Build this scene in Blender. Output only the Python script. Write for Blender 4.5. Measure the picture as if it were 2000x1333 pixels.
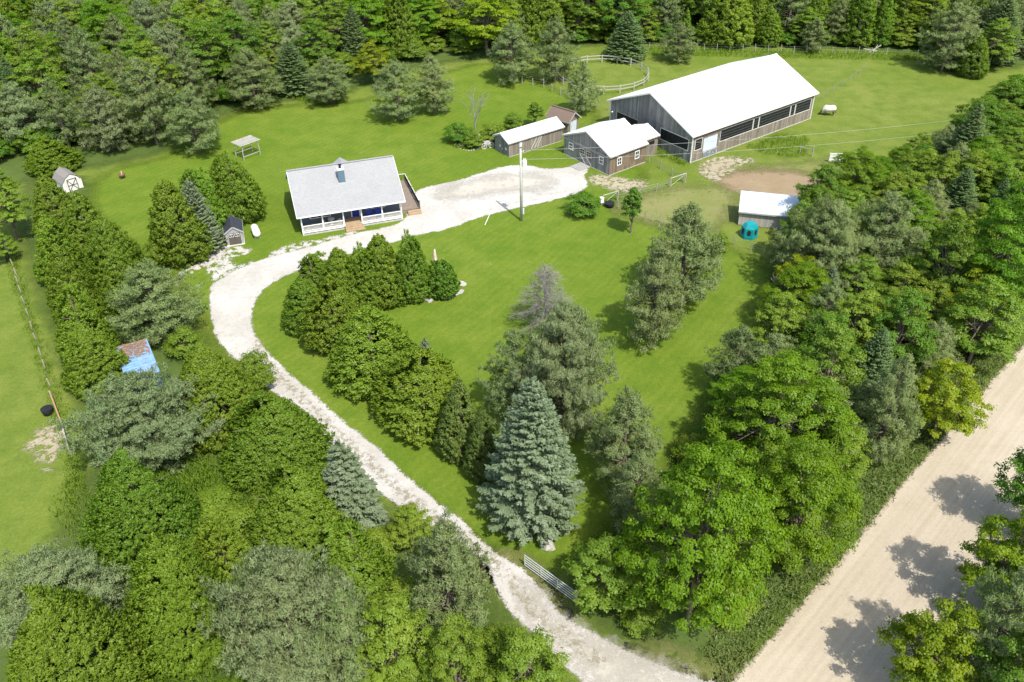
import bpy, math, random
import numpy as np
from mathutils import Matrix, Vector
random.seed(7); rng = np.random.default_rng(7)
for o in list(bpy.data.objects): bpy.data.objects.remove(o)
S = bpy.context.scene; COL = S.collection
R = math.radians
# ---------------------------------------------------------------- camera
FPX, PIT, ROL, CH = 1700.0, R(36.0), R(-0.82), 52.0
IW, IH = 2000.0, 1333.0
fw = np.array([0, math.cos(PIT), -math.sin(PIT)]); up0 = np.array([0, math.sin(PIT), math.cos(PIT)]); rt0 = np.array([1.0, 0, 0])
CR = math.cos(ROL)*rt0 + math.sin(ROL)*up0; CU = -math.sin(ROL)*rt0 + math.cos(ROL)*up0
CP = np.array([0, 0, CH])
cd = bpy.data.cameras.new('camera'); cam = bpy.data.objects.new('camera', cd); COL.objects.link(cam)
cd.sensor_width = 36; cd.lens = FPX/IW*36; cd.clip_end = 3000; cd.clip_start = 1
M4 = Matrix.Identity(4)
for i in range(3):
    M4[i][0] = CR[i]; M4[i][1] = CU[i]; M4[i][2] = -fw[i]; M4[i][3] = CP[i]
cam.matrix_world = M4; S.camera = cam
def proj(P):
    d = np.asarray(P, float) - CP; z = d @ fw
    return np.array([IW/2 + FPX*(d @ CR)/z, IH/2 - FPX*(d @ CU)/z])
def depth(P): return (np.asarray(P, float) - CP) @ fw
def G(px, py, z=0.0):
    d = fw + CR*(px - IW/2)/FPX - CU*(py - IH/2)/FPX
    return CP + d*(z - CH)/d[2]
# ---------------------------------------------------------------- sky, sun, exposure
SUN_EL = R(56.5); sdx, sdy = 0.49, -0.87
w = bpy.data.worlds.new('World'); S.world = w; w.use_nodes = True
nt = w.node_tree; bg = nt.nodes['Background']
sk = nt.nodes.new('ShaderNodeTexSky'); sk.sky_type = 'NISHITA'; sk.sun_disc = False
sk.sun_elevation = SUN_EL; sk.sun_rotation = math.atan2(sdx, sdy); sk.air_density = 1.3; sk.dust_density = 2.0
nt.links.new(sk.outputs[0], bg.inputs[0]); bg.inputs[1].default_value = 0.15
sl = bpy.data.lights.new('sun', 'SUN'); sl.energy = 3.5; sl.angle = R(0.55); sl.color = (1.0, 0.965, 0.905)
so = bpy.data.objects.new('sun', sl); COL.objects.link(so)
sv = Vector((sdx*math.cos(SUN_EL), sdy*math.cos(SUN_EL), math.sin(SUN_EL)))
so.rotation_euler = sv.to_track_quat('Z', 'Y').to_euler(); so.location = (40, -60, 120)
vs = S.view_settings; vs.view_transform = 'Standard'; vs.look = 'None'; vs.gamma = 1; vs.exposure = 0.75; vs.use_curve_mapping = False
S.render.engine = 'CYCLES'
S.cycles.max_bounces = 6; S.cycles.diffuse_bounces = 4; S.cycles.transmission_bounces = 3; S.cycles.transparent_max_bounces = 6
# ---------------------------------------------------------------- tagging
def tag(o, label=None, cat=None, group=None, kind=None):
    if label: o['label'] = label
    if cat: o['category'] = cat
    if group: o['group'] = group
    if kind: o['kind'] = kind
    return o
def empty(name, loc, rz=0.0, label=None, cat=None, group=None):
    o = bpy.data.objects.new(name, None); COL.objects.link(o)
    o.location = loc; o.rotation_euler = (0, 0, rz); o.empty_display_size = 0.3
    return tag(o, label, cat, group)
def copy_tree(o, parent=None):
    c = o.copy(); COL.objects.link(c); c.parent = parent
    for ch in list(o.children): copy_tree(ch, c)
    return c
# ---------------------------------------------------------------- mesh builder
class MB:
    def __init__(s): s.v = []; s.f = []; s.t = []
    def add(s, V, F, t=0.5):
        k = len(s.v); s.v += [tuple(p) for p in V]; s.f += [tuple(i + k for i in f) for f in F]; s.t += [t]*len(V); return s
    def box(s, x0, x1, y0, y1, z0, z1, t=0.5):
        V = [(x, y, z) for z in (z0, z1) for y in (y0, y1) for x in (x0, x1)]
        return s.add(V, [(0, 2, 3, 1), (4, 5, 7, 6), (0, 1, 5, 4), (2, 6, 7, 3), (0, 4, 6, 2), (1, 3, 7, 5)], t)
    def beam(s, p0, p1, wd, ht, t=0.5, up=(0, 0, 1)):
        p0 = Vector(p0); p1 = Vector(p1); d = (p1 - p0).normalized(); u = Vector(up)
        a = d.cross(u)
        if a.length < 1e-4: a = d.cross(Vector((1, 0, 0)))
        a.normalize(); b = a.cross(d).normalized(); a = a*wd/2; b = b*ht/2
        V = [p0 - a - b, p0 + a - b, p0 + a + b, p0 - a + b, p1 - a - b, p1 + a - b, p1 + a + b, p1 - a + b]
        return s.add(V, [(3, 2, 1, 0), (4, 5, 6, 7), (0, 1, 5, 4), (1, 2, 6, 5), (2, 3, 7, 6), (3, 0, 4, 7)], t)
    def tube(s, pts, rads, n=6, t=0.5, cap=True):
        pts = [Vector(p) for p in pts]; rings = []
        if not hasattr(rads, '__len__'): rads = [rads]*len(pts)
        k0 = len(s.v); V = []; F = []
        for i, p in enumerate(pts):
            d = (pts[min(i + 1, len(pts) - 1)] - pts[max(i - 1, 0)]).normalized()
            a = d.cross(Vector((0.3, 0.2, 1)));
            if a.length < 1e-3: a = d.cross(Vector((1, 0, 0)))
            a.normalize(); b = d.cross(a)
            for j in range(n):
                q = 2*math.pi*j/n; V.append(p + (a*math.cos(q) + b*math.sin(q))*rads[i])
        for i in range(len(pts) - 1):
            for j in range(n):
                F.append((i*n + j, i*n + (j + 1) % n, (i + 1)*n + (j + 1) % n, (i + 1)*n + j))
        if cap: F.append(tuple(range(n))[::-1]); F.append(tuple((len(pts) - 1)*n + j for j in range(n)))
        return s.add(V, F, t)
    def lathe(s, prof, n=20, c=(0, 0, 0), t=0.5):
        V = []; F = []
        for r, z in prof:
            for j in range(n):
                q = 2*math.pi*j/n; V.append((c[0] + r*math.cos(q), c[1] + r*math.sin(q), c[2] + z))
        for i in range(len(prof) - 1):
            for j in range(n): F.append((i*n + j, i*n + (j + 1) % n, (i + 1)*n + (j + 1) % n, (i + 1)*n + j))
        F.append(tuple(range(n))[::-1]); F.append(tuple((len(prof) - 1)*n + j for j in range(n)))
        return s.add(V, F, t)
    def mesh(s, name, mat, smooth=False):
        m = bpy.data.meshes.new(name); m.from_pydata(s.v, [], s.f); m.materials.append(mat)
        a = m.attributes.new('tint', 'FLOAT', 'POINT'); a.data.foreach_set('value', np.array(s.t, np.float32))
        if smooth: m.polygons.foreach_set('use_smooth', [True]*len(m.polygons))
        m.update(); return m
    def build(s, name, mat, parent=None, smooth=False, kind=None, label=None, loc=None):
        o = bpy.data.objects.new(name, s.mesh(name, mat, smooth)); COL.objects.link(o); o.parent = parent
        if loc is not None: o.location = loc
        if kind: o['kind'] = kind
        if label: o['label'] = label
        return o
def inst(name, mesh, parent=None, loc=(0, 0, 0), rz=0.0, sc=(1, 1, 1)):
    o = bpy.data.objects.new(name, mesh); COL.objects.link(o); o.parent = parent
    o.location = loc; o.rotation_euler = (0, 0, rz); o.scale = sc; return o
# ---------------------------------------------------------------- materials
def mat(name):
    m = bpy.data.materials.new(name); m.use_nodes = True; n = m.node_tree
    return m, n, n.nodes, n.links, n.nodes['Principled BSDF']
def nd(N, typ, **kw):
    x = N.new(typ)
    for k, v in kw.items():
        if hasattr(x, k): setattr(x, k, v)
        else: x.inputs[k].default_value = v
    return x
def mixc(N, L, fac, a, b, blend='MIX'):
    x = N.new('ShaderNodeMix'); x.data_type = 'RGBA'; x.blend_type = blend
    for s, v in ((x.inputs[0], fac), (x.inputs[6], a), (x.inputs[7], b)):
        if hasattr(v, 'is_linked'): L.new(v, s)
        elif isinstance(v, tuple): s.default_value = (*v, 1) if len(v) == 3 else v
        else: s.default_value = v
    return x.outputs[2]
def ramp(N, L, src, p0, p1, c0=(0, 0, 0), c1=(1, 1, 1)):
    x = N.new('ShaderNodeValToRGB'); e = x.color_ramp.elements
    e[0].position = p0; e[1].position = p1; e[0].color = (*c0, 1); e[1].color = (*c1, 1); L.new(src, x.inputs[0]); return x.outputs[0]
def noise(N, L, vec, scale, detail=4, rough=0.6, dist=0.0):
    x = nd(N, 'ShaderNodeTexNoise', Scale=scale, Detail=detail, Roughness=rough, Distortion=dist)
    if vec is not None: L.new(vec, x.inputs['Vector'])
    return x.outputs['Fac']
def mapped(N, L, scale=(1, 1, 1), rot=(0, 0, 0), coord='Object', tex=False):
    t = N.new('ShaderNodeTexCoord'); m = nd(N, 'ShaderNodeMapping')
    if tex: m.vector_type = 'TEXTURE'; scale = tuple(1/x for x in scale)
    m.inputs['Scale'].default_value = scale; m.inputs['Rotation'].default_value = rot
    L.new(t.outputs[coord], m.inputs[0]); return m.outputs[0]
def bump(N, L, P, h, strength, dist=0.05):
    b = nd(N, 'ShaderNodeBump', Strength=strength, Distance=dist); L.new(h, b.inputs['Height']); L.new(b.outputs[0], P.inputs['Normal'])
def math_(N, L, op, a, b=None, clamp=False):
    x = N.new('ShaderNodeMath'); x.operation = op; x.use_clamp = clamp
    for i, v in enumerate((a, b)):
        if v is None: continue
        if hasattr(v, 'is_linked'): L.new(v, x.inputs[i])
        else: x.inputs[i].default_value = v
    return x.outputs[0]
def plain(name, c, rough=0.6, var=0.12, scale=3.0, metal=0.0, spec=0.3):
    m, n, N, L, P = mat(name); v = mapped(N, L)
    f = noise(N, L, v, scale, 5)
    a = tuple(x*(1 - var) for x in c); b = tuple(min(1, x*(1 + var)) for x in c)
    L.new(mixc(N, L, ramp(N, L, f, .3, .7), a, b), P.inputs['Base Color'])
    P.inputs['Roughness'].default_value = rough; P.inputs['Metallic'].default_value = metal; P.inputs['Specular IOR Level'].default_value = spec
    return m
def grass_mat(name, cols, stripe=None, rough_scale=1.0):
    m, n, N, L, P = mat(name); v = mapped(N, L)
    big = noise(N, L, v, 0.045, 4, .55, .6); mid = noise(N, L, v, 0.35, 6, .65); fine = noise(N, L, v, 3.2*rough_scale, 5, .75); vf = noise(N, L, mapped(N, L, (1, 1, 1), (0, 0, .4)), 11, 3, .7)
    c = mixc(N, L, ramp(N, L, big, .36, .64), cols[0], cols[1])
    c = mixc(N, L, math_(N, L, 'MULTIPLY', ramp(N, L, mid, .40, .66), .75), c, cols[2])
    c = mixc(N, L, math_(N, L, 'MULTIPLY', ramp(N, L, noise(N, L, v, .9, 3, .6, 1.0), .60, .72), .35), c, cols[3])
    if stripe:
        wv = nd(N, 'ShaderNodeTexWave', Scale=stripe[0], Distortion=4.0, Detail=3.0); wv.inputs['Detail Scale'].default_value = .6
        L.new(mapped(N, L, (1, 1, 1), (0, 0, stripe[1])), wv.inputs['Vector'])
        k = math_(N, L, 'MULTIPLY', wv.outputs['Fac'], stripe[2])
        c = mixc(N, L, k, c, tuple(x*.70 for x in cols[0]))
    g = math_(N, L, 'ADD', math_(N, L, 'MULTIPLY', ramp(N, L, fine, .25, .75), .42), math_(N, L, 'MULTIPLY', ramp(N, L, vf, .3, .7), .22))
    g = math_(N, L, 'ADD', g, .68)
    mm = N.new('ShaderNodeVectorMath'); mm.operation = 'SCALE'; L.new(c, mm.inputs[0]); L.new(g, mm.inputs['Scale'])
    L.new(mm.outputs[0], P.inputs['Base Color']); P.inputs['Roughness'].default_value = .9; P.inputs['Specular IOR Level'].default_value = .1
    bump(N, L, P, fine, .5, .12)
    return m
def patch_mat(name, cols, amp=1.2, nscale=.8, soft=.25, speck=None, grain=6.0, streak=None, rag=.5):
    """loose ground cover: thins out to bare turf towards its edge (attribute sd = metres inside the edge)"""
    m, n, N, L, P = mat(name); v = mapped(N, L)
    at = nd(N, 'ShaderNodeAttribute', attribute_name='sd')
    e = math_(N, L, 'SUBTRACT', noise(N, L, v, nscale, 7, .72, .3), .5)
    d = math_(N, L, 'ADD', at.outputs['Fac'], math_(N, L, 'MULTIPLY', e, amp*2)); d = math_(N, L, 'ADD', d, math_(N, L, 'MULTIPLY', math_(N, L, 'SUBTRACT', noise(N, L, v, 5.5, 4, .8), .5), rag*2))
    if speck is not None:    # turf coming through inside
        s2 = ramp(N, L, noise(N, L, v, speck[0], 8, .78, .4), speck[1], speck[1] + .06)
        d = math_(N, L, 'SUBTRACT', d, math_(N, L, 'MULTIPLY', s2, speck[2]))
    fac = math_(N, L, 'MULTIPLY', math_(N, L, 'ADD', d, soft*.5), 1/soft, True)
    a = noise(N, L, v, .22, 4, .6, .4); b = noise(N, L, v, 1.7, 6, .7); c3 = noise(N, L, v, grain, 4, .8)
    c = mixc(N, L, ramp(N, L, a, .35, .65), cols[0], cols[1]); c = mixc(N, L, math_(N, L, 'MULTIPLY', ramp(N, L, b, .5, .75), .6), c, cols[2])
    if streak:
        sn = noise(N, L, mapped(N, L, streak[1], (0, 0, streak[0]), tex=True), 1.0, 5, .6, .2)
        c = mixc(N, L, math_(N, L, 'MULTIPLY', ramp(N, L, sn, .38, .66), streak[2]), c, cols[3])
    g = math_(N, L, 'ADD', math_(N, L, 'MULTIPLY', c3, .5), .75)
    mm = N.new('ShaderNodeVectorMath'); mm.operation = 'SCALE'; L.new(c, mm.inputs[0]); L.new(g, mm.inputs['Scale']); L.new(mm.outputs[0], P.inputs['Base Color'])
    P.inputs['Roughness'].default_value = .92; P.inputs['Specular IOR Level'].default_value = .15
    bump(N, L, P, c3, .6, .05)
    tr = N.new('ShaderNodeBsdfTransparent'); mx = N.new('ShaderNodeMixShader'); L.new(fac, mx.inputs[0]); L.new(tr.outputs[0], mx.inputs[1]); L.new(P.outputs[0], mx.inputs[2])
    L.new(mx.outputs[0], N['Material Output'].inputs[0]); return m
def board_mat(name, c0, c1, c2, stain=.5):
    """weathered upright boards: tone per board (attribute tint), grain along the board, rain stains"""
    m, n, N, L, P = mat(name); v = mapped(N, L, (9, 9, .5)); v2 = mapped(N, L, (1.2, 1.2, .35))
    at = nd(N, 'ShaderNodeAttribute', attribute_name='tint')
    c = mixc(N, L, at.outputs['Fac'], c0, c1)
    c = mixc(N, L, math_(N, L, 'MULTIPLY', ramp(N, L, noise(N, L, v, 1, 6, .7), .4, .65), .6), c, c2)
    c = mixc(N, L, math_(N, L, 'MULTIPLY', ramp(N, L, noise(N, L, v2, 1, 5, .65, .5), .48, .72), stain), c, tuple(x*.33 for x in c0))
    L.new(c, P.inputs['Base Color']); P.inputs['Roughness'].default_value = .85; P.inputs['Specular IOR Level'].default_value = .15
    bump(N, L, P, noise(N, L, v, 2, 5, .7), .4, .02); return m
def leaf_mat(name, ca, cb, cc, trans=.3, ovar=.22, gloss=.012):
    m, n, N, L, P = mat(name); N.remove(P)
    at = nd(N, 'ShaderNodeAttribute', attribute_name='tint'); oi = N.new('ShaderNodeObjectInfo')
    c = mixc(N, L, at.outputs['Fac'], ca, cb)
    c = mixc(N, L, math_(N, L, 'MULTIPLY', ramp(N, L, noise(N, L, mapped(N, L), .55, 3, .6), .45, .7), .5), c, cc)
    hs = N.new('ShaderNodeHueSaturation'); L.new(c, hs.inputs['Color'])
    L.new(math_(N, L, 'ADD', math_(N, L, 'MULTIPLY', oi.outputs['Random'], .026), .4775), hs.inputs['Hue'])
    r2 = math_(N, L, 'FRACT', math_(N, L, 'MULTIPLY', oi.outputs['Random'], 17.31))
    L.new(math_(N, L, 'ADD', math_(N, L, 'MULTIPLY', r2, ovar), 1 - ovar*.5), hs.inputs['Value'])
    d = N.new('ShaderNodeBsdfDiffuse'); t = N.new('ShaderNodeBsdfTranslucent'); g = N.new('ShaderNodeBsdfGlossy'); g.inputs['Roughness'].default_value = .45
    g.inputs['Color'].default_value = (1, 1, 1, 1)
    L.new(hs.outputs[0], d.inputs[0])
    tc = mixc(N, L, .5, hs.outputs[0], (1.0, 1.15, .3), 'MULTIPLY'); L.new(tc, t.inputs[0])
    m1 = N.new('ShaderNodeMixShader'); m1.inputs[0].default_value = trans; L.new(d.outputs[0], m1.inputs[1]); L.new(t.outputs[0], m1.inputs[2])
    m2 = N.new('ShaderNodeMixShader'); m2.inputs[0].default_value = gloss; L.new(m1.outputs[0], m2.inputs[1]); L.new(g.outputs[0], m2.inputs[2])
    L.new(m2.outputs[0], N['Material Output'].inputs[0]); return m
MT = dict(
 turf=grass_mat('pasture_grass', [(.124, .168, .022), (.162, .192, .038), (.086, .134, .015), (.205, .198, .065)]),
 lawn=None,
 gravel=patch_mat('white_limestone_gravel', [(.40, .375, .325), (.48, .455, .41), (.28, .245, .19)], .6, .9, .2, (1.1, .66, 3.0), 6, rag=.5),
 spill=patch_mat('scattered_limestone_gravel', [(.40, .375, .325), (.47, .445, .40), (.28, .245, .19)], .9, .9, .25, (1.15, .50, 2.6), 6, rag=.9),
 roadgravel=patch_mat('tan_road_gravel', [(.355, .295, .205), (.395, .335, .245), (.31, .255, .175), (.45, .39, .30)], .5, 1.3, .3, None, 7, (R(45.4), (.05, 2.2, 1), .55)),
 dirt=patch_mat('bare_brown_earth', [(.25, .18, .105), (.285, .215, .13), (.18, .15, .07)], 2.6, .5, 2.4, (1.2, .62, 1.2), 5),
 sand=patch_mat('pale_trodden_sand', [(.33, .28, .19), (.39, .335, .245), (.24, .205, .115)], 1.9, .7, .8, (1.3, .50, 2.0), 5, rag=1.0),
 rut=patch_mat('grassy_driveway_crown', [(.29, .255, .18), (.34, .30, .225), (.17, .175, .08)], .9, 1.3, .6, (2.0, .48, 1.6), 6),
 wear=patch_mat('compacted_tan_gravel', [(.42, .385, .315), (.45, .415, .35), (.36, .32, .25)], 2.6, .45, 2.6, (1.2, .54, 1.8), 6),
 thin=patch_mat('worn_thin_grass', [(.160, .180, .045), (.205, .200, .075), (.125, .155, .030)], 3.0, .35, 3.0, (1.0, .55, 2.5), 5),
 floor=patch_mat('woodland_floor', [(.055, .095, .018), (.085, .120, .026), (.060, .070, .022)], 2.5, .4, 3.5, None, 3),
 greyboard=board_mat('grey_weathered_boards', (.142, .138, .132), (.335, .322, .300), (.215, .210, .202)),
 tanboard=board_mat('brown_weathered_boards', (.175, .145, .11), (.29, .25, .195), (.23, .21, .18)),
 rust=board_mat('orange_brown_boards', (.165, .115, .072), (.27, .195, .125), (.20, .175, .145), .7),
 metal_roof=plain('white_painted_metal_roof', (.80, .80, .78), .45, .03, .8),
 ribbed=plain('pale_galvanised_metal', (.52, .57, .62), .4, .06, 1.5),
 white=plain('white_paint', (.80, .80, .78), .5, .05), offwhite=plain('aged_white_paint', (.68, .66, .60), .6, .14, 5),
 blackroof=plain('charcoal_shingles', (.035, .04, .05), .8, .3, 14), siding=plain('slate_blue_siding', (.10, .125, .16), .6, .08),
 chim=plain('blue_grey_cladding', (.105, .165, .215), .5, .1), door=plain('blue_painted_door', (.015, .04, .30), .35, .15), bluep=plain('bright_blue_plastic', (.01, .035, .42), .35, .1),
 glass=plain('dark_window_glass', (.015, .018, .022), .08, .3, 2, 0, .6), screen=plain('black_wind_netting', (.012, .013, .014), .7, .4, 2),
 deck=plain('fresh_orange_decking', (.36, .26, .155), .6, .15, 2), deck2=plain('brown_decking', (.24, .19, .145), .7, .15, 2),
 grey=plain('pale_grey_siding', (.34, .335, .33), .6, .06), taupe=plain('taupe_door_paint', (.10, .085, .07), .6, .1), beige=plain('faded_brown_shingles', (.22, .20, .18), .85, .2, 9),
 brownroof=plain('brown_shingles', (.16, .115, .085), .85, .25, 9), conc=plain('concrete', (.42, .41, .38), .9, .2, 4), dark=plain('painted_recess_shade', (.02, .02, .02), .9, .2),  # dark: near-black colour standing in for shade inside gaps and openings
 galv=plain('galvanised_steel', (.60, .62, .62), .4, .12, 5, .35), oldwood=board_mat('silvered_bare_wood', (.30, .28, .25), (.46, .43, .39), (.36, .34, .30), .3),
 postwood=plain('grey_fence_post_wood', (.33, .29, .23), .85, .25, 6), redwood=plain('reddish_plank', (.36, .20, .13), .8, .2, 5), pole=plain('pale_utility_pole_wood', (.42, .42, .36), .8, .18, 4),
 whitefence=plain('white_fence_paint', (.42, .40, .35), .6, .25, 4), black=plain('black_rubber', (.015, .015, .017), .5, .3), teal=plain('teal_plastic', (.005, .25, .27), .4, .12, 3),
 stone=plain('field_stone', (.33, .31, .29), .9, .35, 4), palestone=plain('pale_limestone_rock', (.38, .355, .32), .9, .3, 4), bark=plain('grey_brown_bark', (.14, .11, .085), .9, .3, 6), palebark=plain('pale_dead_bark', (.24, .22, .195), .9, .2, 6),
 trailerroof=plain('pale_blue_roof_sheet', (.22, .34, .48), .45, .2, 2), containerblue=plain('blue_container_paint', (.13, .30, .55), .5, .2, 2), rustmetal=plain('rusty_roof_sheet', (.22, .135, .08), .8, .4, 5), cable=plain('grey_cable', (.36, .37, .34), .6, .1),
 rug=plain('cream_horse_rug', (.66, .60, .54), .8, .08), horse=plain('dark_horse_coat', (.05, .035, .03), .6, .2), red=plain('red_brown_iron', (.15, .085, .065), .6, .3), orange=plain('orange_red_plastic', (.75, .16, .08), .5, .1),
 straw=plain('straw', (.62, .45, .20), .9, .2, 6), umbrella=plain('salmon_striped_canvas', (.60, .42, .35), .8, .3, 3), slab=plain('grey_slab', (.30, .29, .27), .9, .15, 3), wire=plain('wire_mesh', (.30, .33, .30), .5, .1, 3, .5),
)
MT['lawn'] = grass_mat('mown_lawn', [(.110, .166, .014), (.142, .188, .023), (.078, .140, .011), (.195, .214, .036)], (.34, R(35), .20))
LF = dict(
 cedar=leaf_mat('cedar_foliage', (.128, .244, .018), (.216, .340, .032), (.162, .268, .020), .44),
 darkcedar=leaf_mat('juniper_foliage', (.112, .185, .030), (.170, .235, .048), (.145, .185, .040), .36),
 pine=leaf_mat('pine_needles', (.142, .212, .064), (.230, .298, .110), (.180, .215, .076), .32),
 bluepine=leaf_mat('blue_pine_needles', (.155, .220, .086), (.245, .312, .138), (.198, .238, .096), .32),
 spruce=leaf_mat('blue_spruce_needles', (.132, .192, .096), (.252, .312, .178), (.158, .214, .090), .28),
 greenspruce=leaf_mat('green_spruce_needles', (.098, .185, .058), (.170, .250, .090), (.120, .195, .058), .28),
 maple=leaf_mat('maple_leaves', (.090, .215, .008), (.165, .310, .011), (.125, .245, .009), .46),
 yellow=leaf_mat('yellow_green_leaves', (.165, .275, .009), (.265, .345, .013), (.200, .300, .011), .48),
 decid=leaf_mat('mixed_leaves', (.125, .235, .018), (.228, .330, .035), (.158, .258, .020), .44),
 dark=leaf_mat('dark_green_leaves', (.074, .185, .014), (.138, .262, .022), (.092, .202, .014), .42),
 weed=leaf_mat('weeds', (.130, .205, .045), (.225, .280, .085), (.160, .215, .050), .45),
 tall=leaf_mat('tall_grass', (.110, .210, .013), (.170, .262, .020), (.130, .222, .015), .40),
)
# ---------------------------------------------------------------- ground and loose surfaces
def smooth_poly(P, it=2):
    P = np.asarray(P, float)
    for _ in range(it):
        Q = np.roll(P, -1, 0); P = np.stack([P*.75 + Q*.25, P*.25 + Q*.75], 1).reshape(-1, 2)
    return P
def px_poly(pts): return np.array([G(*p)[:2] for p in pts])
def sdist(X, Y, poly):
    """signed distance, positive inside"""
    D = np.full(X.shape, 1e9); ins = np.zeros(X.shape, bool)
    for (x0, y0), (x1, y1) in zip(poly, np.roll(poly, -1, 0)):
        dx, dy = x1 - x0, y1 - y0; t = np.clip(((X - x0)*dx + (Y - y0)*dy)/(dx*dx + dy*dy + 1e-12), 0, 1)
        D = np.minimum(D, np.hypot(X - x0 - t*dx, Y - y0 - t*dy))
        c = ((y0 > Y) != (y1 > Y)) & (X < (x1 - x0)*(Y - y0)/((y1 - y0) if abs(y1 - y0) > 1e-12 else 1e-12) + x0)
        ins ^= c
    return np.where(ins, D, -D)
def patch(name, poly, material, z, margin=1.2, cell=.5, it=2, kind='structure', crown=0.0):
    poly = smooth_poly(poly, it); lo = poly.min(0) - margin - cell; hi = poly.max(0) + margin + cell
    nx, ny = int((hi[0] - lo[0])/cell) + 2, int((hi[1] - lo[1])/cell) + 2
    X, Y = np.meshgrid(lo[0] + np.arange(nx)*cell, lo[1] + np.arange(ny)*cell, indexing='ij'); sd = sdist(X, Y, poly)
    ok = (sd > -margin); q = ok[:-1, :-1] | ok[1:, :-1] | ok[:-1, 1:] | ok[1:, 1:]
    idx = np.arange(nx*ny).reshape(nx, ny)
    F = np.stack([idx[:-1, :-1][q], idx[1:, :-1][q], idx[1:, 1:][q], idx[:-1, 1:][q]], 1)
    used, inv = np.unique(F, return_inverse=True); F = inv.reshape(F.shape)
    zz = np.full(used.shape, z) + crown*np.clip(sd.ravel()[used], 0, 3)/3
    V = np.stack([X.ravel()[used], Y.ravel()[used], zz], 1)
    m = bpy.data.meshes.new(name); m.from_pydata(V.tolist(), [], F.tolist()); m.materials.append(material)
    a = m.attributes.new('sd', 'FLOAT', 'POINT'); a.data.foreach_set('value', sd.ravel()[used].astype(np.float32))
    o = bpy.data.objects.new(name, m); COL.objects.link(o); o['kind'] = kind; return o
g = MB(); g.add([(-900, -300, 0), (900, -300, 0), (900, 1500, 0), (-900, 1500, 0)], [(0, 1, 2, 3)]); g.build('ground', MT['turf'])['kind'] = 'structure'
LAWN = [(165, 400), (205, 330), (330, 312), (440, 225), (560, 205), (700, 205), (870, 140), (960, 118), (1060, 165), (1190, 222), (1110, 300), (1290, 330), (1180, 398), (1230, 425), (1420, 480), (1520, 530), (1500, 640), (1400, 760), (1290, 930), (1120, 1110), (1020, 1110), (900, 1040), (700, 880), (560, 800), (440, 700), (395, 620), (340, 540), (250, 480)]
def add_mask(m, amp, nscale, soft):
    N, L = m.node_tree.nodes, m.node_tree.links; P = N['Principled BSDF']
    at = nd(N, 'ShaderNodeAttribute', attribute_name='sd'); e = math_(N, L, 'SUBTRACT', noise(N, L, mapped(N, L), nscale, 6, .7), .5)
    d = math_(N, L, 'ADD', at.outputs['Fac'], math_(N, L, 'MULTIPLY', e, amp*2)); fac = math_(N, L, 'MULTIPLY', math_(N, L, 'ADD', d, soft*.5), 1/soft, True)
    tr = N.new('ShaderNodeBsdfTransparent'); mx = N.new('ShaderNodeMixShader'); L.new(fac, mx.inputs[0]); L.new(tr.outputs[0], mx.inputs[1]); L.new(P.outputs[0], mx.inputs[2]); L.new(mx.outputs[0], N['Material Output'].inputs[0])
add_mask(MT['lawn'], .8, .6, 2.5)
patch('lawn', px_poly(LAWN), MT['lawn'], .012, 2.5, 1.0)
DRIVE = [(1150, 1345), (1105, 1300), (1021, 1216), (1000, 1199), (971, 1160), (963, 1118), (923, 1076), (874, 1050), (780, 992), (734, 954), (671, 887), (631, 850), (603, 822), (561, 790), (533, 763), (500, 735), (466, 707), (441, 686), (424, 661), (413, 626), (408, 588), (413, 556), (440, 539), (483, 518), (526, 503), (596, 486), (697, 455), (760, 445), (795, 428), (797, 400), (812, 372), (846, 363), (895, 354), (941, 338), (986, 325), (1028, 322), (1063, 331), (1098, 329), (1133, 322), (1152, 330), (1140, 345), (1151, 362), (1130, 378), (1081, 392), (1046, 399), (983, 413), (930, 427), (878, 448), (818, 459), (770, 474), (690, 495), (640, 508), (571, 532), (519, 560), (498, 588), (489, 619), (494, 647), (508, 672), (540, 707), (575, 738), (613, 770), (666, 822), (734, 871), (790, 929), (846, 975), (909, 1024), (951, 1069), (1000, 1100), (1028, 1121), (1070, 1164), (1091, 1200), (1140, 1227), (1193, 1255), (1239, 1280), (1281, 1298), (1347, 1322), (1440, 1345), (1500, 1420), (1150, 1420)]
patch('driveway', px_poly(DRIVE), MT['gravel'], .03, .8, .3, 1)
rl = np.array([G(*p)[:2] for p in [(1400, 1362), (1517, 1237), (1633, 1104), (1703, 1019), (1762, 945), (1826, 875), (1920, 765), (2000, 672), (2120, 545)]])
A, B = rl[0], rl[-1]; du = (B - A)/np.hypot(*(B - A)); rl[0] = rl[0] - du*25; rl[-1] = rl[-1] + du*25
nrm = np.array([du[1], -du[0]]); ROADDIR = du; ROADN = nrm; ROAD0 = A
rr = rl[::-1] + nrm*10.8
patch('gravel_road', np.vstack([rl, rr]), MT['roadgravel'], .05, .9, .5, 1)
cl = [(500, 665), (525, 715), (560, 752), (600, 788), (650, 838), (705, 885), (762, 945), (815, 985), (880, 1035), (940, 1078), (985, 1120), (1020, 1165), (1055, 1205), (1110, 1250), (1180, 1295)]
CLW = np.array([G(*p)[:2] for p in cl]); tg = np.gradient(CLW, axis=0); tg = np.stack([-tg[:, 1], tg[:, 0]], 1)/np.hypot(*tg.T)[:, None]
patch('driveway_crown', np.vstack([CLW + tg*.34, (CLW - tg*.34)[::-1]]), MT['rut'], .038, .8, .25, 1)
patch('yard_wear', px_poly([(840, 380), (900, 358), (960, 345), (1030, 340), (1090, 350), (1060, 372), (980, 372), (900, 392)]), MT['wear'], .036, 1.5, .5)
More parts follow.
